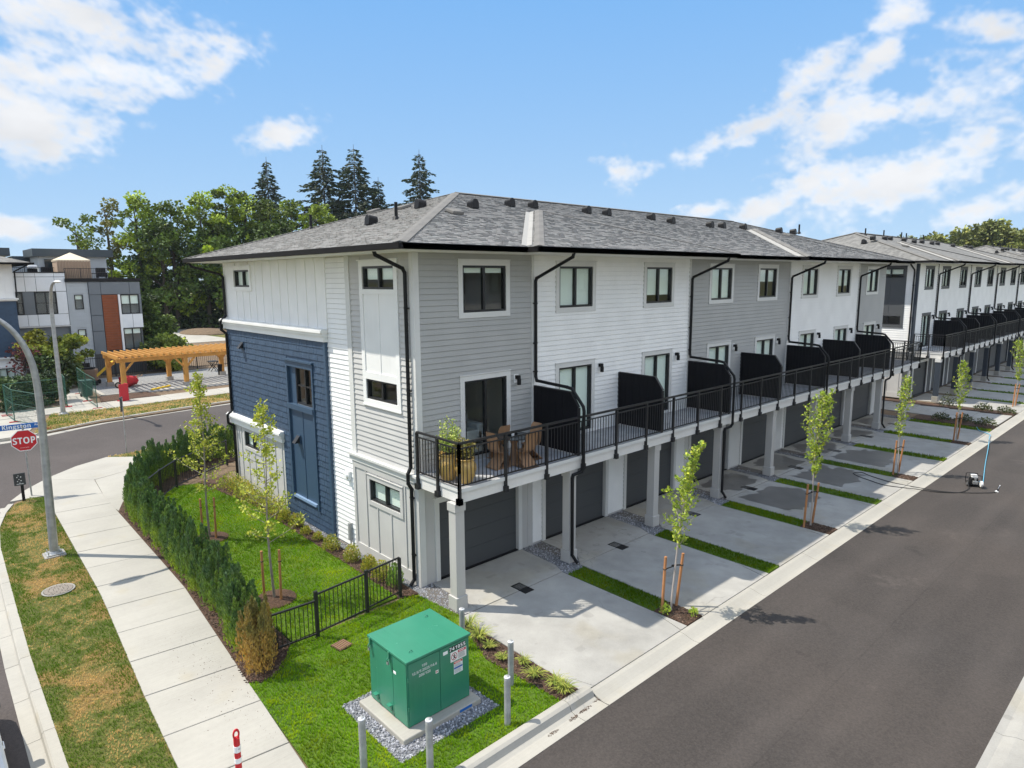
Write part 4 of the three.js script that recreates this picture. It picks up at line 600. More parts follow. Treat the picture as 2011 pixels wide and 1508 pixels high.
// ---------------------------------------------------------------- plants
// leaves: many small folded blades gathered into one foliage mesh with their own tones
class Leaves {
  constructor(seed) { this.R = rng(seed); this.p = []; this.c = []; }
  add(x, y, z, size, dir, col, wid = .55) { // a leaf with a fold along its rib
    const R = this.R, d = dir || V(R() - .5, R() - .3, R() - .5); d.normalize(); const s = V(R() - .5, R() - .5, R() - .5).cross(d).normalize(), n = d.clone().cross(s);
    const l = size, w = size * wid * .5, q = (a, b, c) => [x + d.x * a + s.x * b + n.x * c, y + d.y * a + s.y * b + n.y * c, z + d.z * a + s.z * b + n.z * c];
    const A = q(0, 0, 0), T_ = q(l, 0, 0), Lf = q(l * .5, w, w * .3), Rt = q(l * .5, -w, w * .3);
    this.p.push(...A, ...T_, ...Lf, ...A, ...Rt, ...T_); for (let i = 0; i < 6; i++) this.c.push(Math.min(.8, col[0] * 3.2), Math.min(.8, col[1] * 2.35), Math.min(.6, col[2] * 1.5));
  }
  geo() { const g = new THREE.BufferGeometry(); g.setAttribute('position', new THREE.BufferAttribute(new Float32Array(this.p), 3)); g.setAttribute('color', new THREE.BufferAttribute(new Float32Array(this.c), 3)); g.computeVertexNormals(); return g; }
}
const mixc = (a, b, t) => a.map((v, i) => lerp(v, b[i], t)), scl = (a, k) => a.map((v) => v * k);

// --- hedge of upright evergreen shrubs: several upright leaders carrying short sprays
function cedar(seed, h, r, dark, lightC, even) {
  const L = new Leaves(seed), R = L.R, stems = [];
  const lead = []; for (let i = 0; i < 15; i++) { const a = R() * 6.28, d = r * .9 * Math.sqrt(R()); lead.push([Math.cos(a) * d, Math.sin(a) * d, h * (even ? .8 + .22 * R() : (.66 + .42 * R()) * (1 - .15 * d / r))]); }
  for (const [x, z, hh] of lead) {
    stems.push(rod([x * .3, 0, z * .3], [x, hh * .9, z], .012, .004, 5)); const N = 360;
    for (let i = 0; i < N; i++) {
      const t = Math.pow(R(), .85), y = .04 + t * (hh - .04), rr = (.125 * Math.min(1, (1 - t) * 1.9 + .06)) * Math.sqrt(R()), a = R() * 6.28, px = x + Math.cos(a) * rr, pz = z + Math.sin(a) * rr;
      const yl = clamp(1.0 - t * 1.0 + (fbm3(px * 5, y * 4, pz * 5 + seed, 2) - .5) * 1.4), k = .65 + .7 * R();
      L.add(px, y, pz, .05 + .05 * R(), V(Math.cos(a) * .38, 1 + .5 * R(), Math.sin(a) * .38), scl(mixc(dark, lightC, yl), k), .42);
    }
  }
  return { leaf: L.geo(), stems };
}
{
  const kinds = [cedar(101, 1.48, .36, [.026, .075, .034], [.085, .165, .014]), cedar(102, 1.4, .34, [.032, .085, .03], [.105, .19, .016]), cedar(103, 1.55, .33, [.025, .07, .036], [.07, .145, .016])];
  const bases = kinds.map((k) => { const g = new THREE.Group(); const f = new THREE.Mesh(fin(k.leaf), M.leaf); f.name = 'foliage'; f.castShadow = true; g.add(f); P('stem', g, k.stems, M.barkD); return g; });
  const line = [[-4.36, .2], [-4.3, -.6], [-4.12, -2.2], [-4.0, -5.4], [-3.92, -8], [-3.78, -11.2], [-3.3, -12.8], [-2.2, -14.4], [0, -16], [2.2, -16.9]];
  const L = lengthOf(line), R = rng(31); let i = 0, hn = 0, hf = 0;
  for (let d = 0; d < L; d += .56, i++) {
    const [x, z] = along(line, d), g = bases[i % 3].clone(); g.name = numbered('hedge_shrub'); g.position.set(x + (R() - .5) * .1, .015, z + (R() - .5) * .08); g.rotation.y = R() * 6.28; const s = (.88 + .2 * R()) * (z < -12.5 ? 1.12 : 1); g.scale.set(s, s, s); scene.add(g);
    tag(g, z < -11.6 ? nth(hf++) + ' dark evergreen shrub round the hedge bend towards the blue wall' : nth(hn++) + ' green hedge shrub counting along the pavement from the browned golden one', 'hedge shrub', z < -11.6 ? 'hedge shrubs round the far corner' : 'hedge shrubs along the pavement');
  }
  const dead = cedar(107, 1.5, .33, [.07, .085, .03], [.19, .155, .05], true); const t = T('hedge_shrub', 'browned golden shrub at the near end of the hedge by the fence', 'hedge shrub', [-4.5, .015, .72], 1); const f = new THREE.Mesh(fin(dead.leaf), M.leaf); f.name = 'foliage'; t.add(f); P('stem', t, dead.stems, M.barkD);
}
// --- young staked trees
function youngTree(seed, h, crown0, spread, o = {}) {
  const L = new Leaves(seed), R = L.R, wood = [], lean = o.lean || [0, 0], N = o.n || 1500, at = (t) => [lean[0] * t * t + .03 * Math.sin(t * 7 + seed), h * t, lean[1] * t * t + .03 * Math.cos(t * 6 + seed)];
  const r0 = o.r || .03; for (let i = 0; i < 9; i++) wood.push(rod(at(i / 9), at((i + 1) / 9), r0 * (1 - i / 10), r0 * (1 - (i + 1) / 10), 8));
  const tips = []; const nb = o.branches || 26;
  for (let i = 0; i < nb; i++) {
    const t = lerp(crown0, .97, Math.pow((i + R() * .7) / nb, .9)), [x, y, z] = at(t), a = i * 2.4 + R(), sp = spread(t) * (.6 + .7 * R()), up = (o.up ?? .75) * sp * (.8 + .5 * R()), e = [x + Math.cos(a) * sp, y + up, z + Math.sin(a) * sp];
    const m = [lerp(x, e[0], .55), lerp(y, e[1], .4), lerp(z, e[2], .55)]; wood.push(rod([x, y, z], m, .011, .007, 5), rod(m, e, .007, .003, 4)); tips.push([[x, y, z], m, e]);
  }
  tips.push([at(.85), at(.93), at(1)]);
  for (let i = 0; i < N; i++) { const [a, m, e] = tips[Math.floor(R() * tips.length)], u = Math.pow(R(), o.inner ?? .75), q = u < .5 ? mixc(a, m, u * 2) : mixc(m, e, u * 2 - 1), j = o.jit ?? .09; const k = .6 + .75 * R(), ye = R() * R(); L.add(q[0] + (R() - .5) * j * 2, q[1] + (R() - .5) * j * 1.6, q[2] + (R() - .5) * j * 2, (o.leaf || .07) * (.65 + .7 * R()), null, scl(mixc(o.c1 || [.085, .17, .02], o.c2 || [.22, .30, .035], ye), k), .75); }
  return { wood, leaf: L.geo(), at };
}
function placeTree(kind, label, pos, o) { const t = T('young_tree', label, 'tree', pos, 0, 'young staked trees'); P('trunk', t, kind.wood, o.bark); const f = new THREE.Mesh(fin(kind.leaf), M.leaf); f.name = 'crown'; f.castShadow = true; t.add(f); return t; }
function stake(pos, top, label, r = .034) { const t = T('tree_stake', label, 'tree stake', pos, 0, 'wooden tree stakes'); P('pole', t, [rod([0, -.05, 0], [top[0], top[1], top[2]], r, r * .96, 10)], M.pole); const k = .78, c = [top[0] * k, top[1] * k, top[2] * k]; P('tie', t, [new THREE.TorusGeometry(r * 1.12, .012, 5, 12).rotateX(Math.PI / 2).translate(...c)], M.rubber); return c; }
{
  const trees = [[3.52, 5.02, 4.05, [.28, .45], 'nearest lane tree, beside the first driveway'], [11.2, 4.95, 4.2, [.1, .15], 'lane tree with the fullest crown, second along the kerb'], [19.15, 4.95, 3.9, [.0, .05], 'thin lane tree standing beside the petrol pressure washer'], [27.0, 5.05, 3.75, [0, -.05], 'lane tree by the shrub bed at the end of the near row'], [39.0, 5.1, 3.95, [0, -.1], 'lane tree farthest along the kerb before the navy columns']];
  trees.forEach(([x, z, h, lean, label], i) => {
    const sp = (t) => (.18 + .26 * Math.sin(Math.PI * clamp((t - .36) / .62))) * (.15 + 1.3 * fbm3(t * 7, i * 5, 1, 2)) * [.85, .95, .58, .62, .75][i];
    const k = youngTree(200 + i, h, .38, sp, { lean, up: 1.1, n: [1300, 1800, 900, 950, 1150][i], branches: 30, leaf: .075, jit: .07, r: .028 });
    placeTree(k, label, [x, .02, z], { bark: M.barkPale || (M.barkPale = mat([.55, .48, .42], .85, { map: tGrain })) });
    const a = stake([x - .28, .02, z - .06], [.06, 1.36, .02], 'orange stake on the near side of the ' + nth(i) + ' lane tree'), b = stake([x + .26, .02, z - .03], [.1, 1.3, .08], 'orange stake on the far side of the ' + nth(i) + ' lane tree');
    const tr = scene.children.filter((c) => c.userData.label === label)[0]; const A = [-.28 + a[0], a[1], -.06 + a[2]], Bq = [.26 + b[0], b[1], -.03 + b[2]];
    P('strap', tr, [bar(A, [.02, 1.08, .03], .035, .008), bar([.02, 1.08, -.03], Bq, .035, .008)], M.rubber);
  });
  const lawnT = [[-3.05, -1.89, 4.85, 'open-branched young tree on the lawn nearest the black fence', 310], [-2.82, -6.98, 5.0, 'young tree on the lawn by the bend of the hedge', 311]];
  lawnT.forEach(([x, z, h, label, seed], i) => {
    const sp = (t) => (t < .55 ? 1.0 : t < .75 ? .55 : .3) * (.75 + .4 * Math.sin(t * 31 + i));
    const k = youngTree(seed, h, .27, sp, { up: .62, n: i ? 1700 : 1350, branches: 30, leaf: .075, jit: .11, inner: .55, r: .036, c1: [.10, .17, .02], c2: [.27, .33, .05] });
    placeTree(k, label, [x, .05, z], { bark: M.bark });
    stake([x - .12, .03, z - .26], [-.01, 1.2, .02], 'thin brown stake behind the lawn tree ' + (i ? 'by the hedge bend' : 'near the black fence'), .03); stake([x + .1, .03, z + .2], [.02, 1.3, .02], 'thin brown stake in front of the lawn tree ' + (i ? 'by the hedge bend' : 'near the black fence'), .03);
  });
}
// --- small shrubs along the blue wall, ornamental grasses by the first driveway
function shrub(name, label, group, pos, r, h, n, c1, c2, c3, seed, leaf = .05) { const L = new Leaves(seed), R = L.R, st = []; for (let i = 0; i < n; i++) { const a = R() * 6.28, e = Math.acos(1 - R() * 1.05), d = Math.pow(R(), .4); const x = Math.sin(e) * Math.cos(a) * r * d, z = Math.sin(e) * Math.sin(a) * r * d, y = Math.cos(e) * h * d + .03; const k = .6 + .7 * R(); const top = R() < (c3 ? .16 * clamp(y / h * 2) : 0); L.add(x, Math.max(.02, y), z, leaf * (.7 + .6 * R()), V(x + (R() - .5) * .2, .15 + R() * .3, z + (R() - .5) * .2), scl(top ? c3 : mixc(c1, c2, R()), k), .6); } for (let i = 0; i < 7; i++) { const a = R() * 6.28; st.push(rod([0, 0, 0], [Math.cos(a) * r * .7, h * .75, Math.sin(a) * r * .7], .008, .003, 4)); } const t = T(name, label, 'shrub', pos, 0, group); const f = new THREE.Mesh(fin(L.geo()), M.leaf); f.name = 'foliage'; f.castShadow = true; t.add(f); P('stem', t, st, M.barkD); return t; }
{
  let pk = 0, yg = 0; const R = rng(55), zs = [-1.05, -1.75, -2.6, -3.7, -4.6, -5.3, -6.1, -6.8, -7.5, -8.2, -8.9, -9.6, -10.3, -11.0, -11.6];
  zs.forEach((z, i) => { const pink = i === 3 || i === 2 || i === 10 || i === 14, small = i === 4 || i === 5; shrub('flower_shrub', pink ? nth(pk++) + ' pink flowering shrub from the black fence in the bed by the house' : nth(yg++) + ' yellow-green shrub from the black fence in the bed by the house', pink ? 'pink shrubs by the blue wall' : 'yellow-green shrubs by the blue wall', [-.52 + (R() - .5) * .12, .02, z], small ? .16 : .21 + .07 * R() + (i > 7 ? .16 : 0), small ? .22 : .36 + .16 * R() + (i > 7 ? .15 : 0), small ? 300 : 750, [.06, .13, .018], [.2, .24, .045], pink ? [.5, .33, .26] : [.3, .27, .08], 400 + i, .055); });
  shrub('flower_shrub', 'upright leafy shrub by the end post of the black fence', null, [-.5, .02, -.45], .2, .6, 420, [.05, .14, .025], [.12, .22, .05], null, 441, .08);
  const og = [[-.42, 2.4], [-.6, 2.95], [-.66, 3.35], [-.74, 3.85], [-.52, 4.25], [-.7, 4.72], [-.58, 5.2], [-.62, 5.45]], sz = [.34, .36, .2, .17, .2, .27, .28, .33];
  og.forEach(([x, z], i) => { const L = new Leaves(500 + i), R2 = L.R, n = 130, p = [], c = []; for (let k = 0; k < n; k++) { const a = R2() * 6.28, len = sz[i] * (.7 + .6 * R2()), out = len * (.35 + .65 * R2()), w = .006, ca = Math.cos(a), sa = Math.sin(a); let pr = [0, 0]; const col = scl(mixc([.13, .2, .02], [.38, .38, .06], R2()), .7 + .5 * R2()); for (let s = 1; s <= 3; s++) { const t = s / 3, cu = [out * t, len * (1.35 * t - .85 * t * t)]; const P0 = [ca * pr[0], pr[1], sa * pr[0]], P1 = [ca * cu[0], cu[1], sa * cu[0]], ww = w * (1 - t * .6); p.push(P0[0] - sa * w, P0[1], P0[2] + ca * w, P0[0] + sa * w, P0[1], P0[2] - ca * w, P1[0] + sa * ww, P1[1], P1[2] - ca * ww, P0[0] - sa * w, P0[1], P0[2] + ca * w, P1[0] + sa * ww, P1[1], P1[2] - ca * ww, P1[0] - sa * ww, P1[1], P1[2] + ca * ww); for (let q = 0; q < 6; q++) c.push(...col); pr = cu; } }
    const g = new THREE.BufferGeometry(); g.setAttribute('position', new THREE.BufferAttribute(new Float32Array(p), 3)); g.setAttribute('color', new THREE.BufferAttribute(new Float32Array(c), 3)); g.computeVertexNormals(); const m = new THREE.Mesh(fin(g), M.leafDull); m.name = numbered('ornamental_grass'); m.position.set(x, .02, z); m.castShadow = true; scene.add(m); tag(m, nth(i) + ' yellow grass tuft from the column in the strip by the first driveway', 'ornamental grass', 'ornamental grasses by the first driveway'); });
  [[3.25, 5.05], [3.62, 5.58], [7.3, 2.2]].slice(0, 2).forEach(([x, z], i) => shrub('weed_tuft', i ? 'green weed at the kerb corner of the first tree bed' : 'green weed at the foot of the first tree stake', null, [x, .02, z], .12, .2, 90, [.08, .2, .02], [.2, .3, .05], null, 530 + i, .06));
  [[31.6, 3.2], [31.9, 4.2], [31.7, 5.2], [36.1, 2.4], [36.2, 4.1], [36.1, 5.2]].forEach(([x, z], i) => shrub('border_shrub', nth(i % 3) + ' low dark shrub from the house in the border ' + (i < 3 ? 'beside the grey row' : 'beside the white row'), 'shrubs in the borders between the rows', [x, .02, z], .45, i === 3 ? .8 : .35, 300, [.012, .028, .008], [.035, .055, .014], null, 540 + i, .09));
}
// --- broadleaf trees far behind: limbs that carry clumps of leaf faces
function bigTree(label, name, pos, h, r, seed, o = {}) {
  const L = new Leaves(seed), R = L.R, wood = [], clumps = [], base = o.base ?? .25, n = o.clumps || 34;
  const hgt = o.h0 ?? 0; wood.push(rod([0, 0, 0], [R() * .4, h * .45, R() * .4], h * .02, h * .014, 8), rod([R() * .2, h * .45, R() * .2], [(R() - .5) * r * .3, h * .92, (R() - .5) * r * .3], h * .014, .04, 6));
  for (let i = 0; i < n; i++) { const t = base + (1 - base) * Math.pow((i + R()) / n, .9), prof = o.profile ? o.profile(t) : Math.sqrt(Math.max(.02, 1 - Math.pow((t - .55) / .5, 2))), a = R() * 6.28, d = r * prof * (.35 + .65 * Math.sqrt(R())); const c = [Math.cos(a) * d, h * t * .97, Math.sin(a) * d]; clumps.push([...c, (o.cs || r * .3) * (.45 + .8 * R()), (.45 + .85 * R()) * (o.tone || 1)]); if (i % 2 === 0 || o.sparse) wood.push(rod([0, Math.max(h * .15, c[1] - d * .9), 0], c, h * .006, .03, 5)); }
  const per = Math.round((o.n || 5200) / n), lf = o.leaf || .42;
  for (const [x, y, z, s, k0] of clumps) for (let i = 0; i < per; i++) { const a = R() * 6.28, e = Math.acos(2 * R() - 1), d = s * Math.pow(R(), .38), px = x + Math.sin(e) * Math.cos(a) * d * 1.15, py = y + Math.cos(e) * d * .72, pz = z + Math.sin(e) * Math.sin(a) * d * 1.15; const k = k0 * (.7 + .6 * R()); L.add(px, py, pz, lf * (.6 + .8 * R()), V(px - x + (R() - .5) * s, (py - y) * .6 + (R() - .6) * s, pz - z + (R() - .5) * s), scl(mixc(o.c1 || [.03, .075, .014], o.c2 || [.085, .14, .022], R() * .6 + .4 * clamp((k0 - .6) / .65)), k), .8); }
  const t = T(name, label, 'tree', pos, R() * 6, o.group); P('trunk', t, wood, M.barkD); const f = new THREE.Mesh(fin(L.geo()), M.leafFar || (M.leafFar = leafMat(.22))); f.name = 'crown'; f.castShadow = true; t.add(f); return t;
}
function conifer(label, pos, h, r, seed, o = {}) {
  const L = new Leaves(seed), R = L.R, wood = [rod([0, 0, 0], [0, h, 0], h * .013, .03, 7)], tiers = o.tiers || 34;
  for (let i = 0; i < tiers; i++) { const t = .2 + .795 * i / tiers, len = r * 1.5 * Math.pow(1 - t, .9) * (.5 + .8 * R()) * 1.25 + .12, nb = t > .9 ? 4 : 7; for (let b = 0; b < nb; b++) { const a = b * 6.28 / nb + i * 1.9 + R(), l = len * (.55 + .6 * R()), y = h * t, droop = (o.droop ?? .35) * (.6 + .8 * R()); const e = [Math.cos(a) * l, y - l * droop + l * l * .02, Math.sin(a) * l]; wood.push(rod([0, y, 0], e, .05, .015, 4)); const nn = Math.ceil(l * (o.dens || 13)); for (let k = 0; k < nn; k++) { const u = .15 + .85 * R(), w = .18 + .25 * (1 - u), px = e[0] * u + (R() - .5) * w * 2.2, pz = e[2] * u + (R() - .5) * w * 2.2, py = y + (e[1] - y) * u - R() * .45; const kk = .6 + .8 * R(); L.add(px, py, pz, .45 + .4 * R(), V(Math.cos(a) + (R() - .5), -.5 + R() * .5, Math.sin(a) + (R() - .5)), scl(mixc([.004, .012, .006], [.016, .036, .014], R()), kk), .42); } } }
  const t = T('conifer', label, 'tree', pos, R() * 6, 'conifers behind the houses'); P('trunk', t, wood, M.barkD); const f = new THREE.Mesh(fin(L.geo()), M.leafFar); f.name = 'crown'; f.castShadow = true; t.add(f); return t;
}
{
  const f = (d, az) => [d * Math.cos(az) - 9, 0, d * Math.sin(az) + 13]; // points out from where the drone hovers
  const at = (x, z, k) => [(x + 9) * k - 9, 0, (z - 13.1) * k + 13.1];
  const g1 = [[9.6, -90.2, 15.6, 3.6, 'sparse tree with flat layered tops, far end of the wood', 1], [12.8, -89.5, 18.0, 2.6, 'slender thin tree with bare upper limbs beside the wood', 2], [16.3, -88.7, 18.6, 3.4, 'tall broadleaf tree at the edge of the wood behind the grey house', 0], [20.1, -87.7, 17.9, 3.8, 'bushy broadleaf tree over the grey house roof', 0], [24.1, -86.5, 19.2, 3.8, 'bright broadleaf tree in the middle of the wood', 0], [27, -85.5, 20.4, 3.3, 'tallest broadleaf tree of the wood', 0], [29.3, -84.6, 19.7, 2.8, 'narrow broadleaf tree next to the tallest one', 0], [32, -83.5, 18.6, 3.4, 'broadleaf tree below the first conifer', 0], [35, -82, 18.7, 3.4, 'round broadleaf tree just over the corner of the hip roof', 0], [38.8, -80.4, 18.2, 2.8, 'small round tree in front of the twin conifers', 0]];
  g1.forEach(([x, z, h, r, label, kind], i) => { const p = at(x, z, 1.12); bigTree(label, 'broadleaf_tree', p, h * 1.08 + .6, r * 1.0, 600 + i, kind === 1 ? { clumps: 12, n: 1500, cs: 1.15, base: .5, sparse: true, group: 'broadleaf trees of the wood' } : kind === 2 ? { clumps: 15, n: 1300, cs: .8, base: .3, sparse: true, group: 'broadleaf trees of the wood', c1: [.04, .06, .015], c2: [.09, .11, .03], profile: (t) => .4 + .6 * t } : { base: .15, clumps: 44, n: 5600, leaf: .42, tone: [1, .8, 1.1, .85, 1.15, .9, 1.05, .8, 1, 1.1][i], group: 'broadleaf trees of the wood', profile: (t) => .62 + .55 * Math.sin(Math.PI * clamp(t * 1.05)) - (t > .85 ? (t - .85) * 3 : 0), cs: 1.0, c1: [.02, .055, .008], c2: [.14, .235, .024] }); });
  // shaded undergrowth at the foot of the wood
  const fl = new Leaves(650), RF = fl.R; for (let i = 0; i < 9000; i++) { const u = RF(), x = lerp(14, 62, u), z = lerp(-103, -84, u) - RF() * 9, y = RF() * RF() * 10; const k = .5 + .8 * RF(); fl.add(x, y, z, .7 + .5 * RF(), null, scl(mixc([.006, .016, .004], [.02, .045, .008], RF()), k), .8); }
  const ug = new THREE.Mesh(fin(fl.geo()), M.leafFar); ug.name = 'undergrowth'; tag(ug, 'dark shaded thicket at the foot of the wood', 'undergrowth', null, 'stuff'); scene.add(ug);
  [[36.5, -92, 17, 3.4, 'shaded broadleaf tree with a pale bare trunk by the field'], [30, -97, 17, 4.2, 'deep green tree in the second line of the wood'], [22, -99, 16.5, 4.4, 'dark round tree behind the grey house'], [41, -88, 15, 3.8, 'dark tree against the corner of the white wall']].forEach(([x, z, h, r, label], i) => bigTree(label, 'broadleaf_tree', [x, 0, z], h, r, 660 + i, { base: .2, clumps: 50, n: 6500, leaf: .55, cs: 1.5, c1: [.018, .05, .01], c2: [.055, .11, .018], group: 'broadleaf trees of the wood' }));
  [[34.4, -87.9, 25.9, 2.6, 'lone conifer above the middle of the wood'], [41.8, -84.4, 28, 3.6, 'broad conifer of the pair behind the roof'], [45.9, -82.1, 28.3, 3.6, 'conifer with ragged side limbs, taller of the pair'], [49, -80.3, 23.5, 1.6, 'small narrow conifer beside the pair'], [54.4, -76.7, 27.8, 3.6, 'dense conifer closest to the roof peak']].forEach(([x, z, h, r, label], i) => { const k = 1.25, p = at(x, z, k); conifer(label, p, (h - 7.7) * k + 7.7, r * k * 1.75, 700 + i, { droop: [.45, .25, .2, .3, .25][i], dens: i === 3 ? 18 : 14 }); });
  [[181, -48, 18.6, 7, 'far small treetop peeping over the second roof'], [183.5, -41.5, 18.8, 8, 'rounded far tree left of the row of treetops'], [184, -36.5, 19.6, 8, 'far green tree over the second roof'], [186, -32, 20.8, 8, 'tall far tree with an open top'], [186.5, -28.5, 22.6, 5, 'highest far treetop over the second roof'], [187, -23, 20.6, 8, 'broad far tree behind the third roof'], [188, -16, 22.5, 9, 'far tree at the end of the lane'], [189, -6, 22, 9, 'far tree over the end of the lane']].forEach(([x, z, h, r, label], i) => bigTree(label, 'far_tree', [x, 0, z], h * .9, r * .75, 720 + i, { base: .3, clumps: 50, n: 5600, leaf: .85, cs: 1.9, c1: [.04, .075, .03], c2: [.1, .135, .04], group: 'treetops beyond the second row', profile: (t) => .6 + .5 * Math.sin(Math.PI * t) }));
  // greenery round the grey house across the road
  bigTree('dark evergreen beside the grey house corner', 'garden_tree', [7.15, 0, -51.2], 6.4, 1.0, 740, { base: .05, clumps: 36, n: 3800, leaf: .28, cs: .5, c1: [.014, .04, .012], c2: [.05, .1, .02], profile: (t) => 1.05 - .75 * t });
  bigTree('second garden evergreen, nearer the far lane', 'garden_tree', [8.4, 0, -51], 4.6, 1.0, 741, { base: .05, clumps: 30, n: 3000, leaf: .28, cs: .5, c1: [.016, .045, .012], c2: [.06, .11, .02], profile: (t) => 1.1 - .7 * t });
  bigTree('bright leafy bush by the pergola and grey house', 'garden_tree', [7.7, 0, -48.6], 2.9, 1.5, 742, { base: .1, clumps: 26, n: 3000, leaf: .26, cs: .62, c1: [.035, .08, .012], c2: [.11, .17, .03] });
  bigTree('spreading small tree in front of the dark garage of the grey house', 'garden_tree', [-.4, 0, -44.5], 3.7, 1.7, 743, { base: .4, clumps: 24, n: 2600, leaf: .26, cs: .55, c1: [.035, .08, .012], c2: [.13, .18, .03] });
  bigTree('yellow-green small tree at the corner of the navy house', 'garden_tree', [-1.9, 0, -45.6], 4.2, .7, 744, { base: .5, clumps: 12, n: 1000, leaf: .24, cs: .45, c1: [.06, .1, .012], c2: [.17, .2, .03] });
  bigTree('purple leaved thin tree against the navy house wall', 'garden_tree', [-2.9, 0, -43.5], 3.4, 1.0, 745, { base: .4, clumps: 20, n: 420, leaf: .2, cs: .5, sparse: true, c1: [.035, .012, .016], c2: [.07, .02, .025] });
  bigTree('dark pine bush behind the mesh fence panels', 'garden_tree', [-1.3, 0, -43.6], 2.5, 1.5, 746, { base: .05, clumps: 26, n: 3000, leaf: .26, cs: .6, c1: [.01, .03, .01], c2: [.04, .08, .02] });
  for (let i = 0; i < 6; i++) bigTree(nth(i) + ' clipped dark bush from the far pavement corner behind the mesh fence', 'garden_bush', [-4.9 + i * .55, 0, -36.6 + (i % 2) * .3 - i * .3], 1.9, .65, 750 + i, { base: .05, clumps: 14, n: 1500, leaf: .17, cs: .32, c1: [.008, .028, .012], c2: [.03, .065, .022], group: 'clipped bushes behind the mesh fence', profile: () => 1 });
}
// ---------------------------------------------------------------- objects
function plate(name, parent, w, h, m, pos, ry = 0, rx = 0) { const g = new THREE.PlaneGeometry(w, h); const q = new THREE.Mesh(g, m); q.name = name; q.position.set(...pos); q.rotation.set(rx, ry, 0, 'YXZ'); parent.add(q); return q; }
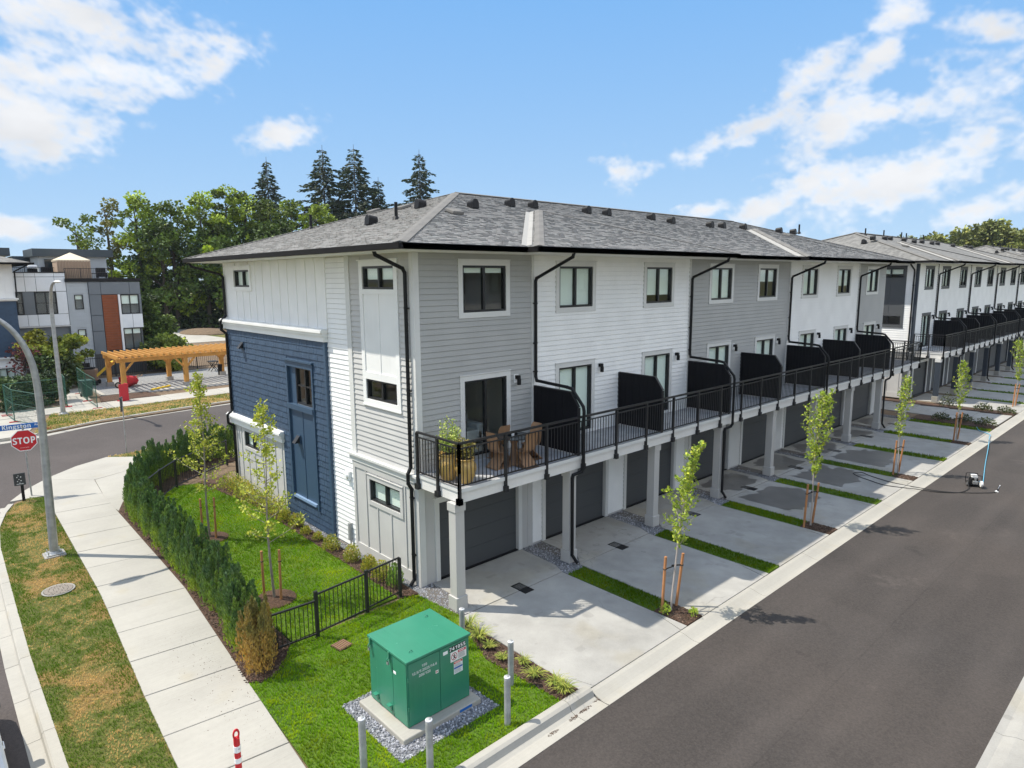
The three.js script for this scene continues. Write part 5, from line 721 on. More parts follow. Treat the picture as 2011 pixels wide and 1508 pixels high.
// green transformer cabinet on its pad
{
  const pad = T('concrete_pad', 'low cast concrete pad carrying the green electrical cabinet', 'concrete pad', [-2.75, 0, 3.86]); P('slab', pad, RB(-.86, .82, -.1, .115, -.73, .74, .025, 2), M.walk); P('paint_mark', pad, B(.32, .6, .05, .1, .7401, .7425), M.blueSign);
  const c = T('electrical_cabinet', 'green metal electrical cabinet on a concrete pad beside the first driveway', 'electrical cabinet', [-2.71, .116, 3.8]);
  const w = .67, d = .6, h = 1.24;
  P('body', c, RB(-w, w, 0, h - .04, -d, d, .012), M.boxGreen);
  P('lid', c, [RB(-w - .03, w + .03, h - .05, h, -d - .03, d + .03, .01), ...[[-.45, .4], [.45, -.4]].map(([x, z]) => new THREE.TorusGeometry(.03, .007, 5, 12, 3.1).translate(x, h + .004, z))], M.boxGreen);
  P('door', c, B(-w - .014, -w + .001, .03, h - .07, -d + .02, .17), M.boxGreen); P('door', c, B(-w - .0145, -w + .001, .03, h - .07, .182, d - .01), M.boxGreen);
  P('door', c, B(-w + .02, .0, .03, h - .07, d, d + .013), M.boxGreen); P('door', c, B(.012, w - .02, .03, h - .07, d, d + .0135), M.boxGreen);
  for (const z of [-.52, .1]) { const l = G('latch', c); P('hasp', l, [B(-w - .05, -w - .014, h - .14, h - .02, z - .02, z + .02), new THREE.TorusGeometry(.035, .01, 6, 14).rotateY(.3).translate(-w - .05, h - .16, z)], M.boxGreenD); P('padlock', l, RB(-w - .075, -w - .045, h - .25, h - .19, z - .022, z + .022, .006), M.galv); }
  for (const z of [-.36, .08]) P('bracket', c, [B(-w - .09, -w - .014, .2, .212, z - .05, z + .05), B(-w - .03, -w - .014, .1, .2, z - .045, z + .045)], M.boxGreen);
  for (const y of [.32, .86]) P('hinge', c, CY(.012, .012, .07, -w + .004, y, d + .012, 8), M.boxGreenD);
  P('tag_plate', c, B(-w - .017, -w - .0145, .86, .91, .2, .28), M.whiteP);
  const num = G('number', c); '741055'.split('').forEach((ch, i) => { P('number_tag', num, B(.215 + i * .062, .27 + i * .062, 1.045, 1.135, d + .0135, d + .016), M.black); P('digit', num, text(ch, .066).translate(.2425 + i * .062, 1.09, d + .0162), M.whiteP); });
  P('lettering', c, [text('150', .048).translate(-.32, 1.045, d + .0132), text('12.5/7.2X25/14.4', .048).translate(-.32, .965, d + .0132), text('208/120', .048).translate(-.32, .885, d + .0132)], mat([.55, .6, .56], .6));
  const warn = canvasMat(512, 256, (x, W, H) => { x.fillStyle = '#e4e2e0'; x.fillRect(0, 0, W, H); x.strokeStyle = '#a8142a'; x.lineWidth = 16; x.beginPath(); x.arc(120, 130, 88, 0, 7); x.stroke(); x.beginPath(); x.moveTo(58, 68); x.lineTo(182, 192); x.stroke(); x.fillStyle = '#222'; x.beginPath(); x.arc(128, 80, 17, 0, 7); x.fill(); x.strokeStyle = '#222'; x.lineWidth = 20; x.beginPath(); x.moveTo(124, 100); x.lineTo(116, 145); x.lineTo(90, 195); x.moveTo(116, 145); x.lineTo(150, 190); x.moveTo(88, 120); x.lineTo(165, 118); x.stroke(); x.fillStyle = '#b8203a'; x.fillRect(240, 16, 256, 64); x.fillStyle = '#fff'; x.font = 'bold 44px sans-serif'; x.fillText('DANGER', 270, 64); x.fillStyle = '#666'; for (let i = 0; i < 7; i++) x.fillRect(246, 98 + i * 20, 200 + ((i * 53) % 48), 8); });
  plate('warning_label', c, .36, .19, warn, [.42, .93, d + .0142]);
  const info = canvasMat(256, 320, (x, W, H) => { x.fillStyle = '#dfe3e6'; x.fillRect(0, 0, W, H); x.fillStyle = '#c03018'; x.fillRect(6, 8, W - 12, 52); x.fillStyle = '#fff'; x.font = 'bold 36px sans-serif'; x.fillText('WARNING', 38, 48); x.fillStyle = '#1f57a8'; x.fillRect(6, 150, W - 12, 46); x.fillStyle = '#777'; for (let i = 0; i < 4; i++) x.fillRect(14, 76 + i * 17, 170 + (i * 37) % 60, 7); for (let i = 0; i < 5; i++) x.fillRect(14, 210 + i * 20, 180 + (i * 29) % 50, 8); });
  plate('warning_label', c, .2, .24, info, [.41, .70, d + .0146]); P('tag_plate', c, B(.08, .18, 1.04, 1.1, d + .0136, d + .017), M.whiteP); plate('sticker', c, .06, .06, canvasMat(64, 64, (x) => { x.fillStyle = '#e8e4e0'; x.fillRect(0, 0, 64, 64); x.fillStyle = '#c33'; x.fillRect(14, 14, 14, 36); x.fillStyle = '#333'; x.fillRect(34, 24, 18, 18); }), [-.06, .8, d + .0142]);
}
// steel bollards
{
  const t0 = T('bollard', 'galvanized steel bollard at the pavement side of the green cabinet', 'bollard', [-4.37, 0, 4.6], 0, 'steel bollards round the green cabinet');
  const pf = [[.057, -.05], [.057, .87], [.054, .9], [.04, .925], [.02, .935], [0, .937]]; P('pipe', t0, lathe(pf, 18), M.galvDull); P('cap', t0, new THREE.SphereGeometry(.058, 18, 8, 0, 6.3, 0, 1.5).scale(1, .55, 1).translate(0, .9, 0), M.whiteP);
  for (const [x, z, l] of [[-3.62, 5.35, 'steel bollard in front of the green cabinet close to the kerb corner'], [-1.97, 5.36, 'steel bollard with sunlit top in the grass nearest the lane kerb'], [-1.16, 4.57, 'steel bollard between the green cabinet and the yellow grass tufts'], [-1.05, 2.95, 'steel bollard hidden behind the green cabinet, only its cap showing']]) { const t = t0.clone(); t.name = numbered('bollard'); t.position.set(x, 0, z); t.userData.label = l; scene.add(t); }
}
// red and white delineator post
{ const t = T('delineator_post', 'red and white striped delineator post with loop handle on the pavement', 'delineator post', [-5.98, .02, 3.72]); P('base', t, lathe([[.2, 0], [.2, .04], [.09, .07], [0, .07]], 20), M.rubber); P('tube', t, CY(.052, .045, .85, 0, .05, 0, 18), M.red); for (const [a, b] of [[.68, .78], [.5, .58], [.32, .4]]) P('reflective_band', t, CY(.0535, .0515, b - a, 0, a, 0, 18), M.whiteP); P('handle', t, new THREE.TorusGeometry(.05, .017, 8, 18).scale(.8, 1.4, 1).translate(0, .96, 0), M.red); P('button', t, new THREE.SphereGeometry(.016, 8, 6).translate(.01, .74, .05), M.steel); }
// black garden fence, in stepped panels
function fencePanel(parent, a, b, ya, hh, n) { const pn = G('panel', parent), L = Math.hypot(b[0] - a[0], b[1] - a[1]), pt = (t, y) => [lerp(a[0], b[0], t), y, lerp(a[1], b[1], t)]; P('rail', pn, bar(pt(0, ya + hh), pt(1, ya + hh), .035, .045), M.blackM); P('rail', pn, bar(pt(0, ya + .1), pt(1, ya + .1), .03, .03), M.blackM); for (let i = 1; i < n; i++) P('picket', pn, bar(pt(i / n, ya + .1), pt(i / n, ya + hh), .013), M.blackM); }
{
  const f = T('metal_fence', 'black metal picket fence stepping down across the lawn to the house corner', 'fence'); const pts = [[-4.12, .38, 0], [-3.06, .43, 0], [-1.73, .26, .06], [-.72, .1, .1]];
  pts.forEach(([x, z, y], i) => P('post', f, [RB(x - .035, x + .035, -.05, i === 0 ? .9 : [0, 1.08, 1.08, 1.02][i], z - .035, z + .035, .004), B(x - .05, x + .05, 0, .03, z - .05, z + .05)], M.blackM)); fencePanel(f, pts[0], pts[1], 0, .86, 11); fencePanel(f, pts[1], pts[2], .02, .98, 12); fencePanel(f, pts[2], pts[3], .05, .98, 10);
  const f2 = T('metal_fence', 'black metal fence half hidden inside the bend of the hedge', 'fence'); const q = [[-3.55, -10.9], [-2.8, -12.0], [-2.0, -13.0], [-.9, -13.9], [.5, -14.8]]; q.forEach(([x, z]) => P('post', f2, RB(x - .035, x + .035, 0, 1.1, z - .035, z + .035, .004), M.blackM)); for (let i = 0; i + 1 < q.length; i++) fencePanel(f2, q[i], q[i + 1], .02, 1.05, 11);
}
// lawn basin grate, manhole, driveway drains
{ const g = T('catch_basin', 'rusty square basin grate set in the lawn by the black fence', 'drain grate', [-2.85, .03, 1.1], .15); P('frame', g, B(-.17, .17, -.03, .008, -.17, .17), M.soil); for (let i = 0; i < 7; i++) P('slat', g, RB(-.15 + i * .044, -.122 + i * .044, -.02, .022, -.15, .15, .004), mat([.22, .12, .075], .85)); }
{ const m = T('manhole_cover', 'round cast manhole cover sunk in the dry verge grass', 'manhole cover', [-6.79, .02, -6.12]); P('ring', m, lathe([[0, .0], [.36, .0], [.36, .02], [.34, .03], [.32, .02]], 32), M.concrete); const br = mat([.36, .31, .26], .85, { map: tGrain }); P('plate', m, CY(.32, .32, .018, 0, .002, 0, 32), mat([.12, .11, .1], .9)); for (let r = -5; r <= 5; r++) { const zz = r * .055, half = Math.sqrt(Math.max(0, .31 * .31 - zz * zz)), n = Math.floor(half * 2 / .1); for (let i = 0; i < n; i++) { const x = -half + (i + .5) * half * 2 / n; P('stud', m, B(x - half / n + .008, x + half / n - .008, .018, .032, zz - .02, zz + .02), br); } } }
for (let k = 0; k < 8; k++) { const g = T('drain_grate', 'dark grate in the slab joint of the ' + nth(k) + ' driveway from the corner', 'drain grate', [k * 3.85 + 1.76, .016, 1.83], 0, k > 1 ? 'drain grates of the driveways' : 'drain grates of the driveways'); P('frame', g, [B(-.15, .15, -.02, .006, -.27, -.25), B(-.15, .15, -.02, .006, .25, .27), B(-.15, -.13, -.02, .006, -.25, .25), B(.13, .15, -.02, .006, -.25, .25), B(-.13, .13, -.02, -.004, -.25, .25)], M.black); for (let i = 0; i < 12; i++) P('slat', g, B(-.13, .13, -.004, .005, -.24 + i * .042, -.222 + i * .042), M.blackM); }
// street lamps
function streetLamp(label, pos, pts, headAt, headDir, r0) {
  const t = T('street_lamp', label, 'street lamp', pos, 0, 'street lamps'); const g = []; const c = new THREE.CatmullRomCurve3(pts.map((p) => V(...p)), false, 'catmullrom', .5), N = 34; let pr = c.getPoint(0); for (let i = 1; i <= N; i++) { const q = c.getPoint(i / N); g.push(rod([pr.x, pr.y, pr.z], [q.x, q.y, q.z], lerp(r0, r0 * .42, (i - 1) / N), lerp(r0, r0 * .42, i / N), 8)); pr = q; }
  P('pole', t, g, M.galv); P('base_plate', t, [RB(-.2, .2, .0, .03, -.2, .2, .005), CY(r0 * 1.5, r0 * 1.15, .06, 0, .03, 0, 12)], M.galv); P('footing', t, [RB(-.26, .26, -.2, .0, -.26, .26, .02)], M.concrete); for (const [x, z] of [[.15, .15], [-.15, .15], [.15, -.15], [-.15, -.15]]) P('bolt', t, CY(.016, .016, .1, x, .02, z, 6), M.steel);
  const h = G('lamp_head', t); P('housing', h, new THREE.SphereGeometry(1, 16, 10).scale(.17, .06, .42).rotateY(Math.atan2(headDir[0], headDir[1])).translate(headAt[0] + headDir[0] * .22, headAt[1], headAt[2] + headDir[1] * .22), M.whiteP); P('lens', h, new THREE.SphereGeometry(1, 14, 8).scale(.07, .035, .17).rotateY(Math.atan2(headDir[0], headDir[1])).translate(headAt[0] + headDir[0] * .26, headAt[1] - .035, headAt[2] + headDir[1] * .26), M.galv);
}
streetLamp('tall galvanized street lamp arching over the road, rising from the dry verge', [-6.47, .05, -8.84], [[0, 0, 0], [.03, 1.6, 0], [.07, 3.4, 0], [.08, 4.6, 0], [.02, 5.45, 0], [-.18, 6.1, 0], [-.5, 6.58, 0], [-.95, 6.85, 0], [-1.6, 6.92, 0]], [-1.6, 6.9, 0], [-1, 0], .115);
streetLamp('distant galvanized street lamp across the road in front of the white building', [-2.49, .05, -32.5], [[0, 0, 0], [0, 2.5, 0], [0, 5, 0], [.0, 6.3, .1], [.0, 7.2, .7], [.0, 7.55, 1.6], [0, 7.62, 2.6]], [0, 7.62, 2.7], [0, 1], .13);
// stop sign with street name, small black notice, parking notice
{
  const t = T('stop_sign', 'red octagonal stop sign with blue street name blade on one post', 'stop sign', [-6.13, 0, -15.72], -.16); P('post', t, rod([0, -.05, 0], [-.02, 2.62, 0], .028, .028, 10), M.galv);
  const oct = (r) => { const s = new THREE.Shape(); for (let i = 0; i < 8; i++) { const a = Math.PI / 8 + i * Math.PI / 4, p = [Math.cos(a) * r, Math.sin(a) * r]; i ? s.lineTo(...p) : s.moveTo(...p); } return s; }, ex = (r, d0, d1) => new THREE.ExtrudeGeometry(oct(r), { depth: d1 - d0, bevelEnabled: false }).translate(-.02, 2.08, d0);
  const pl = P('octagon', t, ex(.41, .035, .04), M.whiteP); P('red_face', t, ex(.385, .0402, .0425), M.red); P('lettering', t, text('STOP', .235, .003).scale(.86, 1, 1).translate(-.02, 2.08, .0427), M.whiteP); P('lettering', t, text('EXCEPT BUSES', .028, .002).translate(-.02, 1.82, .0427), mat([.8, .5, .5], .6)).visible = true;
  const bl = G('name_blade', t); bl.position.set(-.05, 2.59, .0); bl.scale.setScalar(.88); P('blade', bl, [RB(-.77, .77, -.11, .11, -.012, .012, .004)], M.blueSign); P('lettering', bl, text('Kingston', .165, .003).translate(-.16, -.01, .0125), M.whiteP); P('lettering', bl, text('Ave', .075, .003).translate(.52, .03, .0125), M.whiteP); P('bracket', bl, B(.76, .84, -.05, .05, -.015, .015), M.galv);
  const n = T('notice_board', 'small dark notice board with white symbols on a short black post', 'notice board', [-6.42, 0, -15.22], -.05); P('post', n, B(-.045, .045, -.05, .95, -.04, .04), M.black); plate('symbols', n, .3, .4, canvasMat(128, 168, (x) => { x.fillStyle = '#33373a'; x.fillRect(0, 0, 128, 168); x.fillStyle = '#e8e8e8'; x.font = 'bold 20px sans-serif'; [[50, 28], [34, 50], [80, 50], [56, 84], [36, 112], [80, 106], [62, 140]].forEach(([a, b], i) => { x.beginPath(); x.arc(a, b, 6 + (i % 3), 0, 7); x.fill(); }); x.fillRect(22, 150, 84, 7); }), [-.05, .82, .0625]); P('board', n, RB(-.22, .12, .6, 1.04, .042, .06, .006), M.charcoal);
  const s3 = T('parking_notice', 'thin post with a grey notice seen from behind beside the road bend', 'road sign', [-2.04, 0, -20.15]); P('post', s3, rod([0, -.1, 0], [.02, 2.5, 0], .025, .025, 8), M.galv); P('sign_back', s3, [RB(-.14, .14, 1.9, 2.5, -.03, -.012, .004).rotateY(1.0), B(-.15, .15, 2.48, 2.56, -.04, .0).rotateY(1.0)], M.charcoal);
}
// potted plants, table and chairs on the first balcony
{
  const Y = 2.986, pot = lathe([[0, .0], [.14, .0], [.16, .02], [.235, .2], [.275, .36], [.265, .48], [.205, .56], [.195, .58], [.235, .615], [.235, .64], [.2, .64], [.17, .57], [0, .55]], 28);
  [['tall gold urn with a bushy green plant against the house wall side', [.2, Y, .93], 1.02, 801], ['gold urn with a darker plant at the balcony corner', [.34, Y, 1.42], .93, 802]].forEach(([l, p, s, seed], i) => {
    const t = T('planter_pot', l, 'planter pot', p); P('urn', t, pot.clone().scale(s, s, s), M.gold); P('soil', t, CY(.17 * s, .17 * s, .01, 0, .585 * s, 0, 16), M.soil);
    const L = new Leaves(seed), R = L.R, st = []; const H = i ? .7 : 1.1, RR = i ? .26 : .33; for (let b = 0; b < 26; b++) { const a = R() * 6.28, d = RR * Math.sqrt(R()), hh = .58 * s + H * (.35 + .65 * R()) * (1 - .35 * d / RR), e = [Math.cos(a) * d, hh, Math.sin(a) * d]; st.push(rod([e[0] * .15, .58 * s, e[2] * .15], e, .006, .003, 4)); for (let k = 0; k < 46; k++) { const u = .3 + .7 * R(); const kk = .6 + .8 * R(); L.add(lerp(e[0] * .15, e[0], u) + (R() - .5) * .13, lerp(.58 * s, hh, u) + (R() - .5) * .09, lerp(e[2] * .15, e[2], u) + (R() - .5) * .13, .055 + .03 * R(), null, scl(mixc(i ? [.04, .07, .02] : [.07, .15, .04], i ? [.14, .14, .04] : [.22, .33, .12], R()), kk), .5); } }
    const pl = T(i ? 'potted_plant' : 'potted_plant', i ? 'dark spiky plant growing in the corner gold urn' : 'light green leafy plant growing in the taller gold urn', 'potted plant', p); P('stem', pl, st, M.barkD); const f = new THREE.Mesh(fin(L.geo()), M.leaf); f.name = 'foliage'; f.castShadow = true; pl.add(f);
  });
  const table = T('patio_table', 'round glass patio table with tan pedestal between the tan chairs', 'table', [2.3, Y, .98]); P('pedestal', table, lathe([[0, 0], [.3, 0], [.3, .02], [.12, .1], [.08, .5], [.16, .7], [0, .7]], 24), M.tan); P('top', table, lathe([[0, .7], [.47, .7], [.48, .708], [.47, .716], [0, .716]], 40), M.darkPane);
  tag(P('cup', scene, [lathe([[0, 0], [.035, 0], [.04, .1], [.036, .1], [.032, .01]], 14).translate(2.22, Y + .717, 1.02)], M.whiteP), 'white cup standing on the round patio table', 'cup'); tag(P('tray', scene, [lathe([[0, 0], [.13, 0], [.14, .03], [.13, .03], [.12, .008], [0, .008]], 20).translate(2.36, Y + .717, .86)], M.black), 'dark tray lying on the round patio table', 'tray');
  // chair: one bent shell for back and seat on a skirted ply base
  const shell = (() => { const prof = [[-.26, 1.0], [-.235, .93], [-.19, .72], [-.16, .5], [-.11, .435], [0, .42], [.16, .425], [.24, .445]], hw = [.175, .215, .225, .225, .225, .225, .22, .18], f = [], t = .018; for (let i = 0; i + 1 < prof.length; i++) { const [z0, y0] = prof[i], [z1, y1] = prof[i + 1], a = hw[i], b = hw[i + 1], cv = .03; const S_ = [-1, -.6, -.2, .2, .6, 1]; for (let k = 0; k < 5; k++) { const u0 = S_[k], u1 = S_[k + 1], q = (u, w, z, y, o) => [u * w, y + o * t + (i > 3 ? u * u * cv * .5 : 0), z + (i <= 3 ? u * u * cv : 0) - (i <= 3 ? o * t : 0)]; for (const o of [0, 1]) f.push([q(u0, a, z0, y0, o), q(u1, a, z0, y0, o), q(u1, b, z1, y1, o), q(u0, b, z1, y1, o)]); } for (const u of [-1, 1]) { const q = (w, z, y, o) => [u * w, y + o * t + (i > 3 ? cv * .5 : 0), z + (i <= 3 ? cv : 0) - (i <= 3 ? o * t : 0)]; f.push([q(a, z0, y0, 0), q(a, z0, y0, 1), q(b, z1, y1, 1), q(b, z1, y1, 0)]); } } return faces(f); })();
  const base = faces([[[-.17, .43, .2], [.17, .43, .2], [.24, .02, -.2], [-.24, .02, -.2]], [[-.17, .41, .22], [.17, .41, .22], [.24, .0, -.18], [-.24, .0, -.18]], [[-.17, .43, .2], [-.24, .02, -.2], [-.24, .0, -.18], [-.17, .41, .22]], [[.17, .43, .2], [.24, .02, -.2], [.24, .0, -.18], [.17, .41, .22]], [[-.24, 0, -.26], [.24, 0, -.26], [.24, 0, .3], [-.24, 0, .3]], [[-.24, .02, -.26], [.24, .02, -.26], [.24, .02, .3], [-.24, .02, .3]], [[-.24, 0, .3], [.24, 0, .3], [.24, .02, .3], [-.24, .02, .3]], [[-.24, 0, -.26], [-.24, 0, .3], [-.24, .02, .3], [-.24, .02, -.26]], [[-.17, .42, .2], [.17, .42, .2], [.2, .02, .26], [-.2, .02, .26]]]);
  const ch = [['tan moulded chair with its back to the balcony rail', 2.3, 1.43, Math.PI], ['tan moulded chair facing the lane from the house wall', 2.3, .42, 0], ['tan moulded chair on the plant side of the table', 1.72, .98, Math.PI / 2], ['tan moulded chair beside the dark privacy screen', 2.9, 1.0, -Math.PI / 2]];
  const c0 = T('patio_chair', ch[0][0], 'chair', [ch[0][1], Y, ch[0][2]], ch[0][3], 'tan patio chairs'); c0.scale.setScalar(.92); P('seat_shell', c0, shell, M.tan); P('base', c0, base, M.tan); for (const [l, x, z, a] of ch.slice(1)) { const c = c0.clone(); c.name = numbered('patio_chair'); c.userData.label = l; c.position.set(x, Y, z); c.rotation.y = a; scene.add(c); }
}
{ const s = T('sofa', 'pale sofa with dark cushions seen through the first patio door', 'sofa', [2.1, 2.99, -1.5]); P('seat', s, RB(-.9, .9, .1, .45, -.42, .42, .06, 2), M.trimG); P('backrest', s, RB(-.9, .9, .4, .85, -.45, -.25, .06, 2), M.trimG); for (const x of [-.82, .82]) P('armrest', s, RB(x - .12, x + .12, .1, .62, -.42, .42, .05, 2), M.trimG); for (const x of [-.4, .35]) P('cushion', s, RB(-.24, .24, -.2, .2, -.07, .07, .06, 2).rotateX(-.3).rotateZ(.2).translate(x, .66, -.16), M.charcoal); }
// pressure washer on the lane with its hoses and lance
{
  const t = T('pressure_washer', 'petrol pressure washer with black frame and white tank on the lane', 'pressure washer', [19.75, -.05, 7.35], .5); t.scale.setScalar(.74);
  P('frame', t, [tube([[-.3, .08, .25], [-.3, .55, .25], [-.28, .6, .2], [-.28, .6, -.2], [-.3, .55, -.25], [-.3, .08, -.25]], .016, 30), tube([[.34, .08, .25], [.34, .5, .25], [.32, .56, .2], [.32, .56, -.2], [.34, .5, -.25], [.34, .08, -.25]], .016, 30), rod([-.3, .1, .25], [.34, .1, .25], .016), rod([-.3, .1, -.25], [.34, .1, -.25], .016), B(-.28, .32, .1, .12, -.24, .24)], M.black);
  P('engine', t, [RB(-.12, .22, .12, .4, -.17, .17, .03, 2), ...Array.from({ length: 6 }, (_, i) => B(-.16, -.12, .16 + i * .035, .175 + i * .035, -.13, .13)), CY(.09, .09, .12, .22, .2, 0, 14)], M.blackM); P('fuel_tank', t, RB(-.14, .1, .42, .58, -.14, .14, .05, 3), M.whiteP); P('air_filter', t, RB(.15, .34, .38, .56, -.12, .14, .03, 2), M.charcoal); P('pump', t, [RB(-.3, -.14, .14, .3, -.1, .1, .02, 2), CY(.05, .05, .16, -.22, .28, 0, 12)], M.galv); P('reel_cover', t, [new THREE.CylinderGeometry(.15, .15, .08, 20).rotateX(Math.PI / 2).rotateZ(.2).translate(-.4, .22, .22)], M.whiteP);
  for (const z of [-.3, .3]) { const w = G('wheel', t); P('tyre', w, new THREE.TorusGeometry(.12, .04, 8, 20).translate(-.16, .16, z), M.rubber); P('rim', w, new THREE.CylinderGeometry(.09, .09, .04, 14).rotateX(Math.PI / 2).translate(-.16, .16, z), M.steel); } for (const z of [-.2, .2]) P('foot', t, CY(.025, .025, .1, .3, 0, z, 8), M.rubber);
  tag(P('water_hose', scene, [tube([[19.6, .2, 7.55], [19.85, .0, 7.62], [20.1, -.02, 7.55], [20.6, -.02, 7.48], [23.35, -.02, 6.96], [26.4, .02, 6.42], [28.6, .02, 6.0], [29.4, .03, 5.85], [30.0, .04, 5.3], [30.8, .05, 5.0]], .015, 120)], M.hoseBlue), 'pale blue water hose running from the washer up to the shrub border', 'hose');
  tag(P('pressure_hose', scene, [tube([[19.6, .12, 7.2], [19.0, -.02, 7.35], [18.34, -.03, 7.2], [17.9, -.03, 6.7], [17.48, .02, 5.95], [17.2, .03, 5.2], [17.4, .03, 4.59], [17.7, .03, 4.0], [18.0, .03, 3.75], [18.3, .03, 3.95], [18.05, .03, 4.35], [17.75, .03, 5.19], [17.85, -.0, 6.0], [18.08, -.03, 6.77], [18.6, -.03, 7.5], [19.2, -.03, 8.05], [19.4, -.03, 8.1]], .013, 200)], M.rubber), 'black pressure hose looping over the driveway and back to the washer', 'hose');
  const ln = T('spray_lance', 'thin spray lance with pale grip lying on the lane by the washer', 'spray lance', [19.4, -.03, 8.1]); P('grip', ln, [bar([0, .0, 0], [.12, .01, .02], .035), bar([.06, .0, .01], [.03, .0, .09], .025)], M.whiteP); P('barrel', ln, rod([.12, .01, .02], [.95, .0, -.05], .01), M.steel); P('sleeve', ln, rod([.12, .01, .02], [.42, .01, -.0], .018), M.black); P('nozzle', ln, rod([.95, 0, -.05], [1.0, 0, -.055], .018), M.whiteP);
}
// white car parked at the kerb, only its side shows at the frame edge
{
  const t = T('parked_car', 'white car parked against the kerb beside the dry verge', 'car', [-9.48, -.12, .95]); // nose to -z
  const prof = [[-2.3, .35], [-2.3, .62], [-2.2, .78], [-1.25, .98], [-.55, 1.45], [1.1, 1.5], [1.9, 1.12], [2.25, 1.02], [2.3, .6], [2.28, .32], [1.85, .28], [-1.85, .28]]; const low = [[-2.3, .35], [-2.31, .62], [-2.2, .8], [-1.2, .98], [1.95, 1.04], [2.27, 1.0], [2.31, .6], [2.28, .32]];
  const ext = (p, w, b) => { const s = new THREE.Shape(); p.forEach(([z, y], i) => (i ? s.lineTo(z, y) : s.moveTo(z, y))); return new THREE.ExtrudeGeometry(s, { depth: w - 2 * b, bevelEnabled: true, bevelSize: b, bevelThickness: b, bevelSegments: 3, bevelOffset: -b }).rotateY(-Math.PI / 2).translate(w / 2 - b, 0, 0); };
  P('body', t, ext(low, 1.84, .09), M.carW); P('glasshouse', t, ext([[-1.2, .98], [-.5, 1.42], [.2, 1.5], [1.1, 1.47], [1.95, 1.03]], 1.56, .08), M.darkPane); P('roof_panel', t, ext([[-.5, 1.42], [-.45, 1.46], [.2, 1.53], [1.05, 1.51], [1.25, 1.42], [.2, 1.47]], 1.46, .02), M.carW); for (const x of [-1, 1]) P('pillar', t, [bar([x * .8, .98, .3], [x * .72, 1.46, .25], .05, .1)], M.carW);
  for (const [x, z] of [[.8, -1.45], [-.8, -1.45], [.8, 1.45], [-.8, 1.45]]) { const w = G('wheel', t); P('tyre', w, new THREE.CylinderGeometry(.32, .32, .22, 26).rotateZ(Math.PI / 2).translate(x, .32, z), M.rubber); P('rim', w, new THREE.CylinderGeometry(.2, .2, .23, 18).rotateZ(Math.PI / 2).translate(x, .32, z), M.steel); }
  for (const x of [-1, 1]) P('mirror', t, RB(x * .9 - .1, x * .9 + .1, .95, 1.1, -.85, -.68, .04, 2), M.navy); for (const x of [-.65, .65]) { P('headlight', t, RB(x - .2, x + .2, .62, .78, -2.3, -2.1, .04, 2), M.steel); P('tail_light', t, RB(x - .18, x + .18, .72, .9, 2.2, 2.33, .03, 2), M.red); }
  P('door_seam', t, [.35, -.75, 1.2].map((z) => [B(.916, .9225, .4, .98, z - .004, z + .004), B(-.9225, -.916, .4, .98, z - .004, z + .004)]).flat(), M.black); P('door_handle', t, [.2, 1.05].map((z) => RB(.91, .945, .82, .85, z - .1, z + .1, .01)), M.carW);
}
// ---------------------------------------------------------------- across the road
{ // timber pergola
  const p = T('pergola', 'new yellow timber pergola over the gravel yard across the road', 'pergola'); const X = [2.12, 6.2, 10.2, 14.2], Z = [-38.7, -42.55];
  Z.forEach((z) => X.forEach((x, i) => { const xx = x - (z < -40 ? .1 : 0); const ps = G('post', p); P('shaft', ps, RB(xx - .15, xx + .15, .3, 2.08, z - .15, z + .15, .015), M.pergola); P('footing', ps, RB(xx - .23, xx + .23, -.05, .3, z - .23, z + .23, .015), M.concrete); for (const s of [-1, 1]) if (!(i === 0 && s < 0) && !(i === 3 && s > 0)) P('brace', p, bar([xx + s * .12, 1.45, z], [xx + s * .68, 2.1, z], .12, .12), M.pergola); if (z > -40 || i === 0) P('brace', p, bar([xx, 1.45, z > -40 ? z - .12 : z + .12], [xx, 2.1, z > -40 ? z - .66 : z + .66], .12, .12), M.pergola); }));
  for (const z of Z) P('beam', p, RB(1.75, 14.6, 2.08, 2.36, z - .08, z + .08, .01), M.pergola); for (const x of X) P('cross_beam', p, RB(x - .12, x - .02, 2.1, 2.34, -42.45, -38.8, .01), M.pergola);
  for (let i = 0; i < 32; i++) { const x = 1.8 + i * .405; P('rafter', p, RB(x - .035, x + .035, 2.362, 2.56, -43.15, -38.2, .006), M.pergola); }
}
